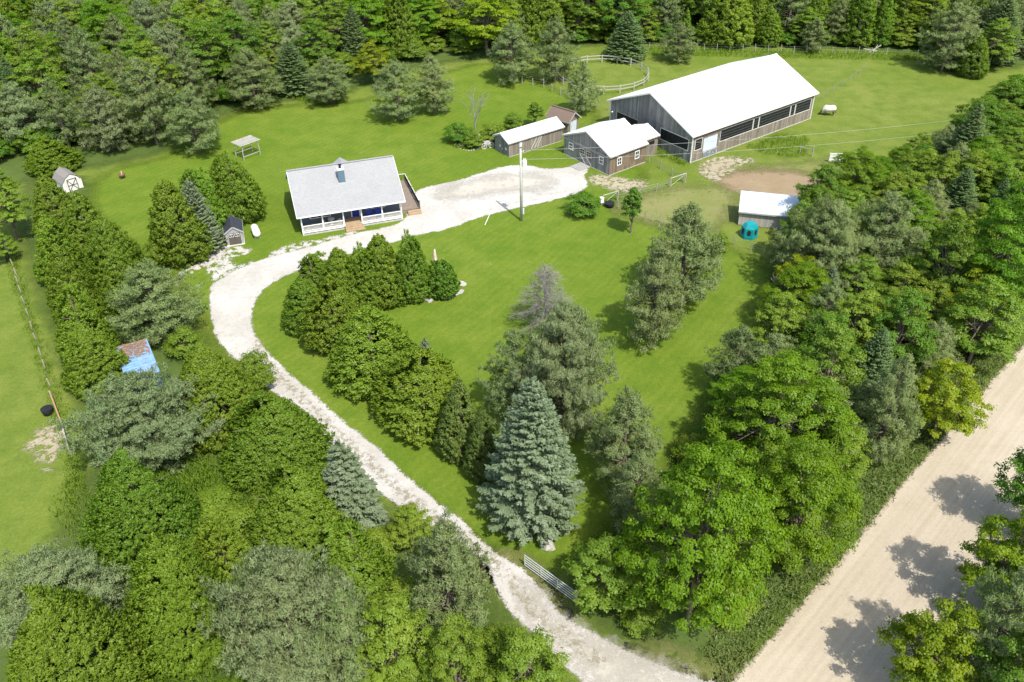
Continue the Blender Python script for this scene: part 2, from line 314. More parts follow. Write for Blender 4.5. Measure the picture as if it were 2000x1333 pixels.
patch('entrance_wear', px_poly([(1010, 1140), (1050, 1160), (1090, 1215), (1180, 1265), (1300, 1315), (1380, 1345), (1200, 1360), (1120, 1290), (1040, 1210)]), MT['wear'], .0355, 1.0, .4)
patch('paddock_dirt', px_poly([(1395, 348), (1440, 335), (1530, 333), (1590, 345), (1630, 362), (1580, 390), (1500, 392), (1450, 378), (1415, 365)]), MT['dirt'], .028, 2.0, .6)
patch('barn_apron', px_poly([(1368, 318), (1400, 305), (1435, 308), (1470, 308), (1475, 318), (1440, 326), (1420, 345), (1400, 356), (1375, 350), (1362, 330)]), MT['sand'], .034, 1.5, .5)
patch('trodden_sand', px_poly([(40, 878), (70, 845), (92, 822), (128, 838), (128, 868), (106, 905), (92, 925), (85, 890)]), MT['sand'], .026, 1.2, .5)
patch('worn_paddock', px_poly([(1195, 410), (1250, 385), (1330, 362), (1420, 365), (1450, 400), (1400, 450), (1330, 450), (1260, 435)]), MT['thin'], .02, 2.5, .7)
patch('worn_ground', px_poly([(1140, 345), (1180, 340), (1230, 352), (1270, 352), (1250, 378), (1190, 372), (1160, 362)]), MT['sand'], .022, 1.0, .5)
patch('worn_track', px_poly([(1440, 330), (1560, 318), (1650, 312), (1640, 345), (1560, 335)]), MT['thin'], .021, 2, .7)
patch('straw_patch', px_poly([(1612, 362), (1640, 344), (1650, 350), (1630, 366)]), MT['sand'], .036, .4, .3)
patch('gravel_spill', px_poly([(402, 486), (470, 480), (492, 486), (484, 498), (446, 506), (470, 520), (500, 510), (505, 520), (440, 545), (412, 552), (402, 520)]), MT['spill'], .024, .6, .3, 1)
patch('gravel_margin', px_poly([(520, 500), (560, 478), (640, 466), (700, 448), (700, 458), (600, 488), (530, 508)]), MT['spill'], .026, .6, .3, 1)
patch('dry_verge', px_poly([(1230, 1286), (1300, 1278), (1380, 1296), (1440, 1300), (1420, 1340), (1345, 1325), (1290, 1304)]), MT['thin'], .029, 1.2, .4)
patch('driveway_verge', px_poly([(980, 1085), (1010, 1090), (1060, 1130), (1100, 1180), (1095, 1200), (1060, 1150), (1000, 1105)]), MT['thin'], .0285, .8, .3)
WOODL = [(-250, 1800), (-200, 1350), (60, 1180), (150, 1010), (190, 880), (150, 740), (80, 560), (40, 430), (60, 350), (170, 345), (180, 400), (260, 500), (330, 600), (400, 690), (470, 760), (560, 850), (640, 920), (740, 1010), (900, 1100), (940, 1160), (1000, 1240), (1100, 1345), (1150, 1600), (900, 1800)]
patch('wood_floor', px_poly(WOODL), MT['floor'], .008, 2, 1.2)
WOODR = [(1110, 1160), (1180, 1220), (1270, 1275), (1430, 1300), (1500, 1225), (1600, 1110), (1700, 1000), (1800, 875), (1900, 755), (2050, 590), (2300, 330), (2300, 190), (2000, 215), (1860, 275), (1700, 345), (1590, 410), (1520, 470), (1520, 570), (1500, 650), (1420, 780), (1300, 900), (1200, 1020)]
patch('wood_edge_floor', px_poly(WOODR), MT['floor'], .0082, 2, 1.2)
WOODT = [(-250, 460), (20, 360), (170, 325), (330, 300), (440, 215), (560, 195), (640, 185), (720, 165), (800, 130), (940, 115), (1100, 88), (1300, 85), (1500, 90), (1700, 95), (1800, 110), (1870, 150), (1950, 130), (2250, 110), (2350, -60), (-350, -60)]
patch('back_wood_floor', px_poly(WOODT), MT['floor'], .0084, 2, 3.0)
# ---------------------------------------------------------------- building helpers (local x along the ridge, y across, z up)
def siding(parent, name, axis, k, span, top, openings, m, bw=.25, z0=.05, th=.05, out=-1):
    """upright boards of one wall, each a box of its own depth and tone"""
    b = MB(); a = span[0]
    while a < span[1] - .02:
        w_ = bw*random.uniform(.75, 1.25); e = min(a + w_, span[1]); mid = (a + e)/2; t = random.random()**1.3; pr = random.uniform(0, .02)
        cuts = sorted([(o[2], o[3]) for o in openings if o[0] < mid < o[1]]); z = z0 + random.uniform(0, .06); segs = []
        for c0, c1 in cuts:
            if c0 > z + .03: segs.append((z, c0))
            z = max(z, c1)
        tt = min(top(a), top(e))
        if tt > z + .03: segs.append((z, tt))
        for s0, s1 in segs:
            ks = sorted((k + out*pr, k - out*th))
            g_ = .006
            if axis == 'x': b.box(a + g_, e - g_, ks[0], ks[1], s0, s1, t)
            else: b.box(ks[0], ks[1], a + g_, e - g_, s0, s1, t)
        a = e
    return b.build(name, m, parent, kind='stuff')
def gable_roof(parent, L, W, Hr, He, oe, og, m, name='roof', th=.09, ribs=0.0, trim=None):
    x0, x1 = -L/2 - og, L/2 + og; yw = W/2 + oe; b = MB()
    for sg in (-1, 1):
        V = [(x0, 0, Hr), (x1, 0, Hr), (x1, sg*yw, He), (x0, sg*yw, He), (x0, 0, Hr - th), (x1, 0, Hr - th), (x1, sg*yw, He - th), (x0, sg*yw, He - th)]
        F = [(0, 1, 2, 3), (7, 6, 5, 4), (2, 1, 5, 6), (3, 2, 6, 7), (0, 3, 7, 4)]
        if sg > 0: F = [f[::-1] for f in F]
        b.add(V, F)
        if ribs:
            n = int((x1 - x0)/ribs)
            for i in range(n + 1):
                x = x0 + .04 + (x1 - x0 - .08)*i/n
                b.beam((x, sg*.06, Hr + .012 - .06*(Hr - He)/yw), (x, sg*(yw - .01), He + .016), .05, .035)
    r = b.build(name, m, parent)
    c = MB(); c.beam((x0 - .01, 0, Hr + .02), (x1 + .01, 0, Hr + .02), .32, .035); c.build('ridge_cap', m, r)
    if trim:
        for sg in (-1, 1):
            f = MB(); f.beam((x0 - .02, sg*(yw + .015), He - .075), (x1 + .02, sg*(yw + .015), He - .075), .03, .17); f.build('fascia', trim, r)
            for x in (x0 - .02, x1 + .02):
                f = MB(); f.beam((x, 0, Hr - .11), (x, sg*yw, He - .11), .035, .18); f.build('barge_board', trim, r)
    return r
def framed(parent, name, axis, k, a0, a1, z0, z1, inner, frame, fw_=.09, out=-1, bars=(0, 0), pane='pane', dp=.04):
    """an opening filled with a pane or screen and framed with its own trim"""
    def bx(b, aa, ab, za, zb, d0, d1):
        ks = sorted((k + out*d0, k + out*d1))
        if axis == 'x': b.box(aa, ab, ks[0], ks[1], za, zb)
        else: b.box(ks[0], ks[1], aa, ab, za, zb)
    p = MB(); bx(p, a0, a1, z0, z1, -.05, .012); w_ = p.build(name, inner, parent)
    f = MB(); h = fw_
    bx(f, a0 - h, a1 + h, z1, z1 + h, -.02, dp); bx(f, a0 - h, a1 + h, z0 - h, z0, -.02, dp); bx(f, a0 - h, a0, z0, z1, -.02, dp); bx(f, a1, a1 + h, z0, z1, -.02, dp)
    for i in range(bars[0]):
        c = a0 + (a1 - a0)*(i + 1)/(bars[0] + 1); bx(f, c - .025, c + .025, z0, z1, .013, dp - .008)
    for i in range(bars[1]):
        c = z0 + (z1 - z0)*(i + 1)/(bars[1] + 1); bx(f, a0, a1, c - .03, c + .03, .013, dp - .004)
    f.build('frame', frame, w_); return w_
# ---------------------------------------------------------------- riding arena barn
def arena():
    L, W, Hr, He, oe, og = 26.29, 16.84, 7.83, 4.15, .46, .49
    b = empty('barn', (31.05, 128.12, 0), .631, 'very large weathered board barn with blank white metal roof and long dark openings', 'barn')
    ry = lambda y: Hr - .12 - (Hr - He)*abs(y)/(W/2 + oe)
    gop = [(-7.8, -2.15, 1.55, 3.25), (2.35, 7.05, .0, 2.9)]
    siding(b, 'gable_siding', 'y', -L/2, (-W/2, W/2), ry, gop, MT['greyboard'], .3)
    siding(b, 'gable_siding', 'y', L/2, (-W/2, W/2), ry, [], MT['greyboard'], .3, out=1)
    eave = lambda a: ry(W/2)
    ops = [(-12.6, -11.15, 1.65, 3.3), (-10.85, -7.9, .0, 3.05), (-7.5, -.55, 1.65, 3.4), (-.45, .7, 1.65, 3.4), (.8, 7.8, 1.65, 3.4), (7.9, 8.9, 1.65, 3.4), (9.0, 12.65, 1.65, 3.4)]
    siding(b, 'side_siding', 'x', -W/2, (-L/2, L/2), eave, ops, MT['tanboard'], .28)
    siding(b, 'side_siding', 'x', W/2, (-L/2, L/2), eave, [], MT['greyboard'], .28, out=1)
    for o in [ops[0]] + ops[2:]:
        s = framed(b, 'opening', 'x', -W/2, o[0] + .06, o[1] - .06, o[2] + .05, o[3] - .05, MT['screen'], MT['offwhite'], .075)
        for q in range(3):
            wr = MB(); z = o[2] + .4 + q*.42; wr.beam((o[0] + .06, -W/2 - .022, z), (o[1] - .06, -W/2 - .022, z + random.uniform(-.05, .05)), .012, .018); wr.build('wire', MT['wire'], s)
    framed(b, 'opening', 'y', -L/2, -7.7, -2.25, 1.62, 3.18, MT['screen'], MT['offwhite'], .09)
    framed(b, 'doorway', 'y', -L/2, 2.45, 6.95, .05, 2.8, MT['screen'], MT['oldwood'], .1)
    d = MB()
    for i in range(26): d.box(-10.8, -7.95, -W/2 + .02 + .012*(i % 2), -W/2 + .06, .85 + i*.085, .93 + i*.085)
    d.build('roller_door', MT['ribbed'], b)
    d = MB(); d.box(-10.8, -7.95, -W/2 + .01, -W/2 + .05, .05, .85); d.build('door_gap_shade', MT['dark'], b)  # dark panel paints the shaded gap below the roller door
    gt = MB()
    for i in range(6): gt.tube([(-10.75, -W/2 - .1, .15 + i*.2), (-7.98, -W/2 - .1, .15 + i*.2)], .028, 6)
    for x in (-10.75, -9.35, -7.98): gt.tube([(x, -W/2 - .1, .12), (x, -W/2 - .1, 1.18)], .03, 6)
    gt.build('tube_gate', MT['galv'], b)
    for x in (-L/2 - .03,):
        for y in (-W/2 - .03, W/2 + .03):
            t = MB(); t.box(x - .06, x + .08, y - .07, y + .07, .02, ry(W/2)); t.build('corner_post', MT['offwhite'], b)
    t = MB(); t.box(L/2 - .04, L/2 + .1, -W/2 - .1, -W/2 + .04, .02, ry(W/2)); t.build('corner_post', MT['offwhite'], b)
    t = MB(); t.box(-L/2 - .05, -L/2 - .022, -W/2 + .1, W/2 - .1, 3.72, 3.80); t.build('girt', MT['greyboard'], b)
    t = MB(); t.box(-L/2, L/2, -W/2 - .05, -W/2 - .023, 3.5, 3.72, .2); t.build('head_board', MT['rust'], b)
    t = MB(); t.box(-L/2 - .06, L/2 + .06, -W/2 - .09, W/2 + .06, -.1, .06); t.build('footing', MT['conc'], b)
    gable_roof(b, L, W, Hr, He, oe, og, MT['metal_roof'], trim=MT['offwhite'], ribs=.9)
    lf = MB(); lf.tube([(-L/2 - .03, 7.7, 2.6), (-L/2 - .3, 7.7, 2.75)], .02); lf.lathe([(.14, 0), (.06, .12), (.02, .14)], 10, (-L/2 - .35, 7.7, 2.62)); lf.build('yard_lamp', MT['white'], b)
arena()
# ---------------------------------------------------------------- small barn
def small_barn():
    L, W, Hr, He, oe, og = 6.88, 9.46, 4.95, 2.86, .29, .2
    b = empty('stable', (13.47, 115.65, 0), .658, 'small weathered board stable with white roof, double doors and white framed windows', 'stable')
    ry = lambda y: Hr - .12 - (Hr - He)*abs(y)/(W/2 + oe)
    gop = [(2.86, 3.58, 1.24, 2.1), (-3.38, -2.72, 1.25, 2.17), (-1.2, 1.4, 0, 2.25)]
    siding(b, 'gable_siding', 'y', -L/2, (-W/2, W/2), ry, gop, MT['greyboard'], .22)
    siding(b, 'gable_siding', 'y', L/2, (-W/2, W/2), ry, [], MT['greyboard'], .22, out=1)
    sop = [(-1.95, -1.3, 1.15, 2.12), (1.42, 2.08, 1.14, 2.12)]
    siding(b, 'side_siding', 'x', -W/2, (-L/2, L/2), lambda a: ry(W/2), sop, MT['rust'], .24)
    siding(b, 'side_siding', 'x', W/2, (-L/2, L/2), lambda a: ry(W/2), [], MT['greyboard'], .24, out=1)
    for o in gop[:2]: framed(b, 'window', 'y', -L/2, *o, MT['glass'], MT['white'], .1, bars=(1, 1))
    for o in sop: framed(b, 'window', 'x', -W/2, *o, MT['glass'], MT['white'], .1, bars=(1, 1))
    for y0, y1 in ((-1.2, .08), (.1, 1.4)):
        d = MB(); n = 6
        for i in range(n): d.box(-L/2 - .045 - .006*(i % 2), -L/2 + .01, y0 + (y1 - y0)*i/n + .004, y0 + (y1 - y0)*(i + 1)/n - .004, .05, 2.22, random.random())
        dd = d.build('door', MT['greyboard'], b)
        framed(dd, 'door_window', 'y', -L/2 - .05, y0 + .2, y1 - .2, 1.42, 2.05, MT['glass'], MT['oldwood'], .06, bars=(1, 1))
        for p, q in (((y0 + .08, .15), (y1 - .08, 1.25)),):
            br = MB(); br.beam((-L/2 - .075, p[0], p[1]), (-L/2 - .075, q[0], q[1]), .14, .04, .9, up=(1, 0, 0)); br.build('brace', MT['oldwood'], dd)
        br = MB(); br.box(-L/2 - .085, -L/2 - .055, y0 + .03, y1 - .03, 1.28, 1.38, .9); br.build('ledge', MT['oldwood'], dd)
    t = MB(); t.box(-L/2 - .06, -L/2 - .022, -W/2 + .02, W/2 - .02, 2.52, 2.62, .8); t.build('girt', MT['oldwood'], b)
    t = MB(); t.box(-L/2 - .07, -L/2 - .022, -2.6, 2.8, 2.33, 2.42, .2); t.build('door_track', MT['oldwood'], b)
    t = MB(); t.box(-L/2 - .05, L/2 + .05, -W/2 - .05, W/2 + .05, -.1, .08); t.build('footing', MT['conc'], b)
    gable_roof(b, L, W, Hr, He, oe, og, MT['metal_roof'], trim=MT['oldwood'], ribs=.9)
    rp = MB(); rp.box(-L/2 - 2.2, -L/2 - .1, -1.1, .9, .02, .09); o = rp.build('ramp', MT['slab'], b)
small_barn()
def link_shed():
    L, W, Hr, He = 3.2, 4.6, 3.75, 2.85
    c, s = math.cos(.658), math.sin(.658); ax = 13.47 + c*5.3 + s*1.4; ay = 115.65 + s*5.3 - c*1.4
    b = empty('link_shed', (ax, ay, 0), .658, 'short lean-to with white roof joining the stable to the large barn', 'shed')
    ry = lambda y: Hr - .1 - (Hr - He)*abs(y)/(W/2 + .25)
    siding(b, 'side_siding', 'x', -W/2, (-L/2, L/2), lambda a: ry(W/2), [(-1.2, .9, 1.7, 2.25)], MT['tanboard'], .22)
    siding(b, 'gable_siding', 'y', L/2, (-W/2, W/2), ry, [], MT['greyboard'], .22, out=1)
    siding(b, 'gable_siding', 'y', -L/2, (-W/2, W/2), ry, [], MT['greyboard'], .22)
    framed(b, 'window', 'x', -W/2, -1.2, .9, 1.7, 2.25, MT['screen'], MT['tanboard'], .09)
    gable_roof(b, L, W, Hr, He, .25, .15, MT['metal_roof'], trim=MT['oldwood'])
link_shed()
# ---------------------------------------------------------------- long low shed and brown roofed cabin
def long_shed():
    L, W, Hr, He, oe, og = 9.7, 3.51, 3.06, 2.19, .23, .26
    b = empty('long_shed', (2.91, 120.61, 0), .617, 'long low board shed with white roof and diagonal braced door', 'shed')
    ry = lambda y: Hr - .1 - (Hr - He)*abs(y)/(W/2 + oe)
    siding(b, 'gable_siding', 'y', -L/2, (-W/2, W/2), ry, [], MT['greyboard'], .2)
    siding(b, 'gable_siding', 'y', L/2, (-W/2, W/2), ry, [], MT['greyboard'], .2, out=1)
    siding(b, 'side_siding', 'x', -W/2, (-L/2, L/2), lambda a: ry(W/2), [], MT['tanboard'], .22)
    siding(b, 'side_siding', 'x', W/2, (-L/2, L/2), lambda a: ry(W/2), [], MT['tanboard'], .22, out=1)
    d = MB()
    for i in range(9): d.box(-1.02 + i*.222, -1.02 + (i + 1)*.222 - .01, -W/2 - .06 - .006*(i % 2), -W/2 - .022, .1, 1.85, random.random())
    dr = d.build('door', MT['tanboard'], b)
    for x0, x1 in ((-.95, .05), (-.35, .6), (.1, .95)):
        br = MB(); br.beam((x0, -W/2 - .085, .25), (x1, -W/2 - .085, 1.8), .13, .035, .95, up=(0, 1, 0)); br.build('brace', MT['oldwood'], dr)
    sg = MB(); sg.box(-3.05, -2.58, -W/2 - .06, -W/2 - .03, 1.06, 1.8); sg.build('notice_board', MT['ribbed'], b)
    for y, z, r_ in ((.39, 1.05, .17), (-.17, .76, .08), (-1.05, 1.05, .2)):
        pl = MB(); pl.tube([(-L/2 - .03, y, z), (-L/2 - .07, y, z)], r_, 14); pl.build('wall_plate', MT['offwhite'], b)
    gable_roof(b, L, W, Hr, He, oe, og, MT['metal_roof'], trim=MT['oldwood'], ribs=.9)
    t = MB(); t.box(-L/2, L/2, -W/2 - .05, W/2 + .05, -.1, .06); t.build('footing', MT['conc'], b)
long_shed()
def cabin():
    P = (G(1108, 262) + G(1130, 251))/2; dr = G(1130, 251) - G(1108, 262); yaw = math.atan2(dr[1], dr[0]) + math.pi/2; L, W = 3.8, 2.6
    c, s = math.cos(yaw), math.sin(yaw)
    b = empty('cabin', (P[0] + c*L/2, P[1] + s*L/2, 0), yaw, 'little wooden cabin with brown shingle roof behind the long shed', 'cabin')
    ry = lambda y: 3.1 - 1.25*abs(y)/(W/2 + .25) - .1
    for x, o in ((-L/2, -1), (L/2, 1)): siding(b, 'gable_siding', 'y', x, (-W/2, W/2), ry, [], MT['tanboard'], .2, out=o)
    for y, o in ((-W/2, -1), (W/2, 1)): siding(b, 'side_siding', 'x', y, (-L/2, L/2), lambda a: ry(W/2), [], MT['tanboard'], .2, out=o)
    d = MB(); d.box(-L/2 - .06, -L/2 - .025, -.75, .75, .05, 1.6); dd = d.build('door', MT['ribbed'], b); h = MB(); h.tube([(-L/2 - .08, .55, .8), (-L/2 - .08, .55, 1.0)], .025); h.build('handle', MT['black'], dd)
    gable_roof(b, L, W, 3.1, 1.85, .25, .35, MT['brownroof'], trim=MT['oldwood'])
cabin()
# ---------------------------------------------------------------- house
MT['shingle'] = None
def shingle_mat():
    m, n, N, L, P = mat('pale_grey_shingles'); v = mapped(N, L)
    br = nd(N, 'ShaderNodeTexBrick', Scale=1.0); br.inputs['Color1'].default_value = (.245, .243, .238, 1); br.inputs['Color2'].default_value = (.30, .298, .292, 1); br.inputs['Mortar'].default_value = (.175, .18, .185, 1)
    br.inputs['Mortar Size'].default_value = .012; br.inputs['Brick Width'].default_value = .33; br.inputs['Row Height'].default_value = .15; L.new(v, br.inputs['Vector'])
    c = mixc(N, L, ramp(N, L, noise(N, L, v, 7, 6, .8), .35, .65), br.outputs[0], (.325, .322, .315)); c = mixc(N, L, math_(N, L, 'MULTIPLY', ramp(N, L, noise(N, L, v, .5, 4), .45, .7), .3), c, (.235, .233, .228))
    L.new(c, P.inputs['Base Color']); P.inputs['Roughness'].default_value = .9; P.inputs['Specular IOR Level'].default_value = .2
    bump(N, L, P, br.outputs['Fac'], -.3, .02); return m
MT['shingle'] = shingle_mat()
def house():
    L, W, Hr, He, oe, og = 12.5, 10.51, 6.37, 2.80, .55, .4
    b = empty('house', (-21.09, 101.05, 0), .311, 'bungalow with pale grey shingle roof, white railed front porch and blue door', 'house')
    F = -W/2; WF = F + 2.0                                       # porch front, house front wall
    ry = lambda y: Hr - .14 - (Hr - He)*abs(y)/(W/2 + oe)
    wl = MB(); wl.box(-L/2, L/2, WF, WF + .12, .45, ry(WF)); wl.build('front_wall', MT['siding'], b)
    for x in (-L/2, L/2 - .12):
        g_ = MB(); V = [(x, WF, .3), (x, W/2, .3), (x, W/2, ry(W/2)), (x, 0, ry(0)), (x, WF, ry(WF))]; V2 = [(p[0] + .12, p[1], p[2]) for p in V]
        g_.add(V + V2, [(4, 3, 2, 1, 0), (5, 6, 7, 8, 9)] + [(i, (i + 1) % 5, (i + 1) % 5 + 5, i + 5) for i in range(5)]); g_.build('gable_wall', MT['siding'], b)
        g_ = MB()   # lap boards of the gable
        for i in range(26):
            z = .35 + i*.2; hw = min(W/2, (W/2 + oe)*(Hr - .2 - z)/(Hr - He)); lo = max(WF, -hw)
            if hw > .2: sx = x - .02 if x < 0 else x + .12; g_.box(sx, sx + .02, lo, hw, z, z + .185, random.random())
        g_.build('lap_siding', MT['siding'], b, kind='stuff')
    bw_ = MB(); bw_.box(-L/2 + .13, L/2 - .13, W/2 - .12, W/2, .3, ry(W/2)); bw_.build('back_wall', MT['siding'], b)
    framed(b, 'window', 'y', -L/2 - .02, -1.2, .4, 1.3, 2.5, MT['glass'], MT['white'], .1, bars=(1, 0))
    framed(b, 'window', 'y', -L/2 - .02, 1.8, 3.0, 1.3, 2.5, MT['glass'], MT['white'], .1, bars=(1, 0))
    framed(b, 'window', 'y', -L/2 - .02, -.7, .7, 3.7, 4.8, MT['glass'], MT['white'], .1, bars=(1, 0))
    framed(b, 'window', 'x', WF, -4.9, -2.5, 1.15, 2.1, MT['glass'], MT['white'], .1, bars=(2, 0))
    framed(b, 'window', 'x', WF, 2.0, 4.4, 1.25, 2.1, MT['glass'], MT['white'], .1, bars=(2, 0))
    fl = MB()
    for i in range(14): fl.box(-L/2, L/2, F + i*.1435, F + (i + 1)*.1435 - .008, .40, .45 + .002*(i % 2), random.random())
    fl.build('porch_floor', MT['deck2'], b)
    for a0, a1 in ((-L/2, -1.12), (1.2, L/2)):
        fa = MB(); fa.box(a0, a1, F - .05, F - .003, .30, .455); fa.build('porch_fascia', MT['white'], b)
        fa = MB(); fa.box(a0 + .1, a1 - .1, F + .02, F + .06, .14, .30); fa.build('porch_gap_shade', MT['dark'], b)  # solid dark strip, the shade under the porch put into its colour
        fa = MB(); fa.box(a0, a1, F - .08, F + .2, -.1, .17); fa.build('footing', MT['conc'], b)
    for a in (-6.16, -3.62, -1.08, 1.16, 3.74, 6.16):
        p = MB(); p.box(a - .07, a + .07, F - .0, F + .14, .05 if abs(a) > 6 else .45, ry(F) - .02); p.box(a - .1, a + .1, F - .03, F + .17, .455, .6); p.box(a - .1, a + .1, F - .03, F + .17, ry(F) - .18, ry(F) - .04); p.build('porch_post', MT['white'], b)
    bm = MB(); bm.box(-L/2, L/2, F + .02, F + .12, ry(F) - .02, ry(F) + .1); bm.build('porch_beam', MT['white'], b)
    ce = MB(); ce.box(-L/2 + .13, L/2 - .13, F + .13, WF - .01, ry(F) + .02, ry(F) + .05); ce.build('porch_ceiling', MT['white'], b)
    bal = MB().box(-.022, .022, -.022, .022, 0, .62).mesh('baluster', MT['white'])
    for a0, a1 in ((-6.09, -3.69), (-3.55, -1.15), (1.23, 3.67), (3.81, 6.09)):
        r = MB(); r.box(a0, a1, F + .03, F + .12, 1.16, 1.23); r.box(a0, a1, F + .04, F + .11, .52, .58); rr_ = r.build('railing', MT['white'], b)
        n = int((a1 - a0)/.14)
        for i in range(n): inst('baluster', bal, rr_, (a0 + (a1 - a0)*(i + .5)/n, F + .075, .56))
    for y0, y1 in ((F + .14, WF),):
        r = MB(); r.box(-L/2 + .04, -L/2 + .13, y0, y1, 1.16, 1.23); r.box(-L/2 + .05, -L/2 + .12, y0, y1, .52, .58); rr_ = r.build('railing', MT['white'], b)
        for i in range(12): inst('baluster', bal, rr_, (-L/2 + .085, y0 + (y1 - y0)*(i + .5)/12, .56))
    stp = MB()
    for i in range(3): stp.box(-1.05, 1.15 + .1*i, F - .34*(i + 1), F - .34*i - .006, .05, .43 - .14*i, .5)
    stp.build('porch_steps', MT['deck'], b)
    stp = MB(); stp.box(-1.05, 1.13, F - .01, F + 1.6, .456, .47); stp.build('entrance_boards', MT['deck'], b)
    d = MB(); d.box(.25, 1.15, WF - .05, WF - .003, .47, 2.3); dd = d.build('door', MT['door'], b)
    f = MB(); f.box(.12, .25, WF - .07, WF - .004, .47, 2.42); f.box(1.15, 1.28, WF - .07, WF - .004, .47, 2.42); f.box(.25, 1.15, WF - .07, WF - .004, 2.3, 2.42); f.build('door_frame', MT['white'], dd)
    f = MB(); f.box(.45, .95, WF - .062, WF - .051, 1.55, 2.15); f.build('pane', MT['glass'], dd)
    f = MB(); f.tube([(1.07, WF - .09, 1.35), (1.07, WF - .05, 1.35)], .035, 8); f.build('handle', MT['galv'], dd)
    # roof with rear cross gable
    rf = gable_roof(b, L, W, Hr, He, oe, og, MT['shingle'], trim=MT['white'])
    xm = .2; q = MB(); q.add([(xm, 0, Hr - .02), (xm, 1.9, Hr - .02), (xm - 1.75, 1.9, Hr - 1.25), (xm - 1.75, -.02, Hr - 1.25), (xm + 1.75, 1.9, Hr - 1.25), (xm + 1.75, -.02, Hr - 1.25)], [(0, 1, 2, 3), (1, 0, 5, 4), (1, 4, 2)]); q.build('dormer_roof', MT['shingle'], rf)
    # chimney
    cx_, cy_ = -.33, -2.0; zb = ry(cy_ - .4)
    c = MB(); c.box(cx_ - .4, cx_ + .4, cy_ - .42, cy_ + .42, zb - .3, zb + 1.75); ch = c.build('chimney', MT['chim'], b)
    c = MB(); c.box(cx_ - .44, cx_ + .44, cy_ - .46, cy_ + .46, zb + 1.75, zb + 1.9); c.build('chimney_cap', MT['offwhite'], ch)
    c = MB(); c.box(cx_ - .43, cx_ + .43, cy_ - .45, cy_ + .0, zb - .1, zb + .12); c.build('flashing', MT['white'], ch)
    c = MB(); c.tube([(cx_, cy_, zb + 1.9), (cx_, cy_, zb + 2.3)], .13, 12); c.lathe([(.22, 0), (.24, .06), (.05, .16)], 12, (cx_, cy_, zb + 2.3)); c.build('flue', MT['black'], ch)
    # side deck at the right gable
    x0, x1 = L/2 + .02, L/2 + 2.6; y0, y1 = F + 1.4, W/2 - .6
    d = MB(); n = 17
    for i in range(n): d.box(x0 + (x1 - x0)*i/n, x0 + (x1 - x0)*(i + 1)/n - .012, y0, y1, .52, .56 + .003*(i % 2), random.random())
    d.build('side_deck', MT['deck2'], b)
    d = MB(); d.box(x0 + .05, x1 - .05, y0 + .05, y1 - .05, .03, .51); d.build('deck_base', MT['deck2'], b)
    for i in range(2):
        d = MB(); d.box(x0 + .9, x1, y0 - .36*(i + 1), y0 - .36*i - .006, .03, .40 - .18*i); d.build('deck_step', MT['deck'], b)
    pb = MB().box(-.02, .02, -.02, .02, 0, .84).mesh('picket', MT['black'])
    r = MB(); r.box(x1 - .1, x1 - .02, y0, y1, 1.5, 1.56); r.box(x1 - .09, x1 - .03, y0, y1, .66, .71); r2 = r.build('deck_railing', MT['offwhite'], b)
    for i in range(52): inst('picket', pb, r2, (x1 - .06, y0 + (y1 - y0)*(i + .5)/52, .67))
    for i in range(5):
        yy = y0 + (y1 - y0)*i/4; p = MB(); p.box(x1 - .13, x1 + .01, yy - .06, yy + .06, .05, 1.58); p.build('deck_post', MT['taupe'], r2)
    r = MB(); r.box(x0, x1, y1 - .1, y1 - .03, 1.5, 1.56); r3 = r.build('deck_railing', MT['offwhite'], b)
    for i in range(18): inst('picket', pb, r3, (x0 + (x1 - x0)*(i + .5)/18, y1 - .065, .67))
    # things on the porch and deck
    B = b.matrix_world if False else Matrix.Translation((-21.09, 101.05, 0)) @ Matrix.Rotation(.311, 4, 'Z')
    def ad_chair(x, lab):
        p = B @ Vector((x, F + 1.0, .455)); c_ = empty('porch_chair', p, .311, lab, 'chair', 'blue chairs on the porch')
        s = MB(); s.add([(-.28, -.3, .38), (.28, -.3, .38), (.28, .2, .28), (-.28, .2, .28), (-.28, -.3, .34), (.28, -.3, .34), (.28, .2, .24), (-.28, .2, .24)], [(0, 1, 2, 3), (7, 6, 5, 4), (0, 4, 5, 1), (1, 5, 6, 2), (2, 6, 7, 3), (3, 7, 4, 0)]); s.build('seat', MT['bluep'], c_)
        for i in range(5):
            k = -.24 + i*.12; t = MB(); t.beam((k, .18, .28), (k*1.15, .48, 1.05 - .02*(i - 2)**2), .105, .025, up=(0, 1, 0)); t.build('back_slat', MT['bluep'], c_)
        for sx in (-1, 1):
            t = MB(); t.box(sx*.36 - .07, sx*.36 + .07, -.38, .3, .56, .59); t.build('armrest', MT['bluep'], c_)
            t = MB(); t.beam((sx*.33, -.3, 0), (sx*.33, -.3, .56), .09, .03); t.build('leg', MT['bluep'], c_)
            t = MB(); t.beam((sx*.31, .5, .0), (sx*.31, -.1, .36), .03, .09); t.build('leg', MT['bluep'], c_)
    ad_chair(2.26, 'blue slatted porch chair, the one nearer the front door'); ad_chair(3.36, 'blue slatted porch chair, the one farther from the front door')
    p = B @ Vector((-2.5, F + 1.05, .455)); t_ = empty('porch_table', p, .311, 'round dark table with white pedestal on the left half of the porch', 'table')
    q = MB(); q.lathe([(.45, .68), (.46, .70), (.45, .72)], 18); q.build('table_top', MT['galv'], t_); q = MB(); q.lathe([(.28, 0), (.26, .03), (.04, .06), (.04, .68)], 12); q.build('pedestal', MT['galv'], t_)
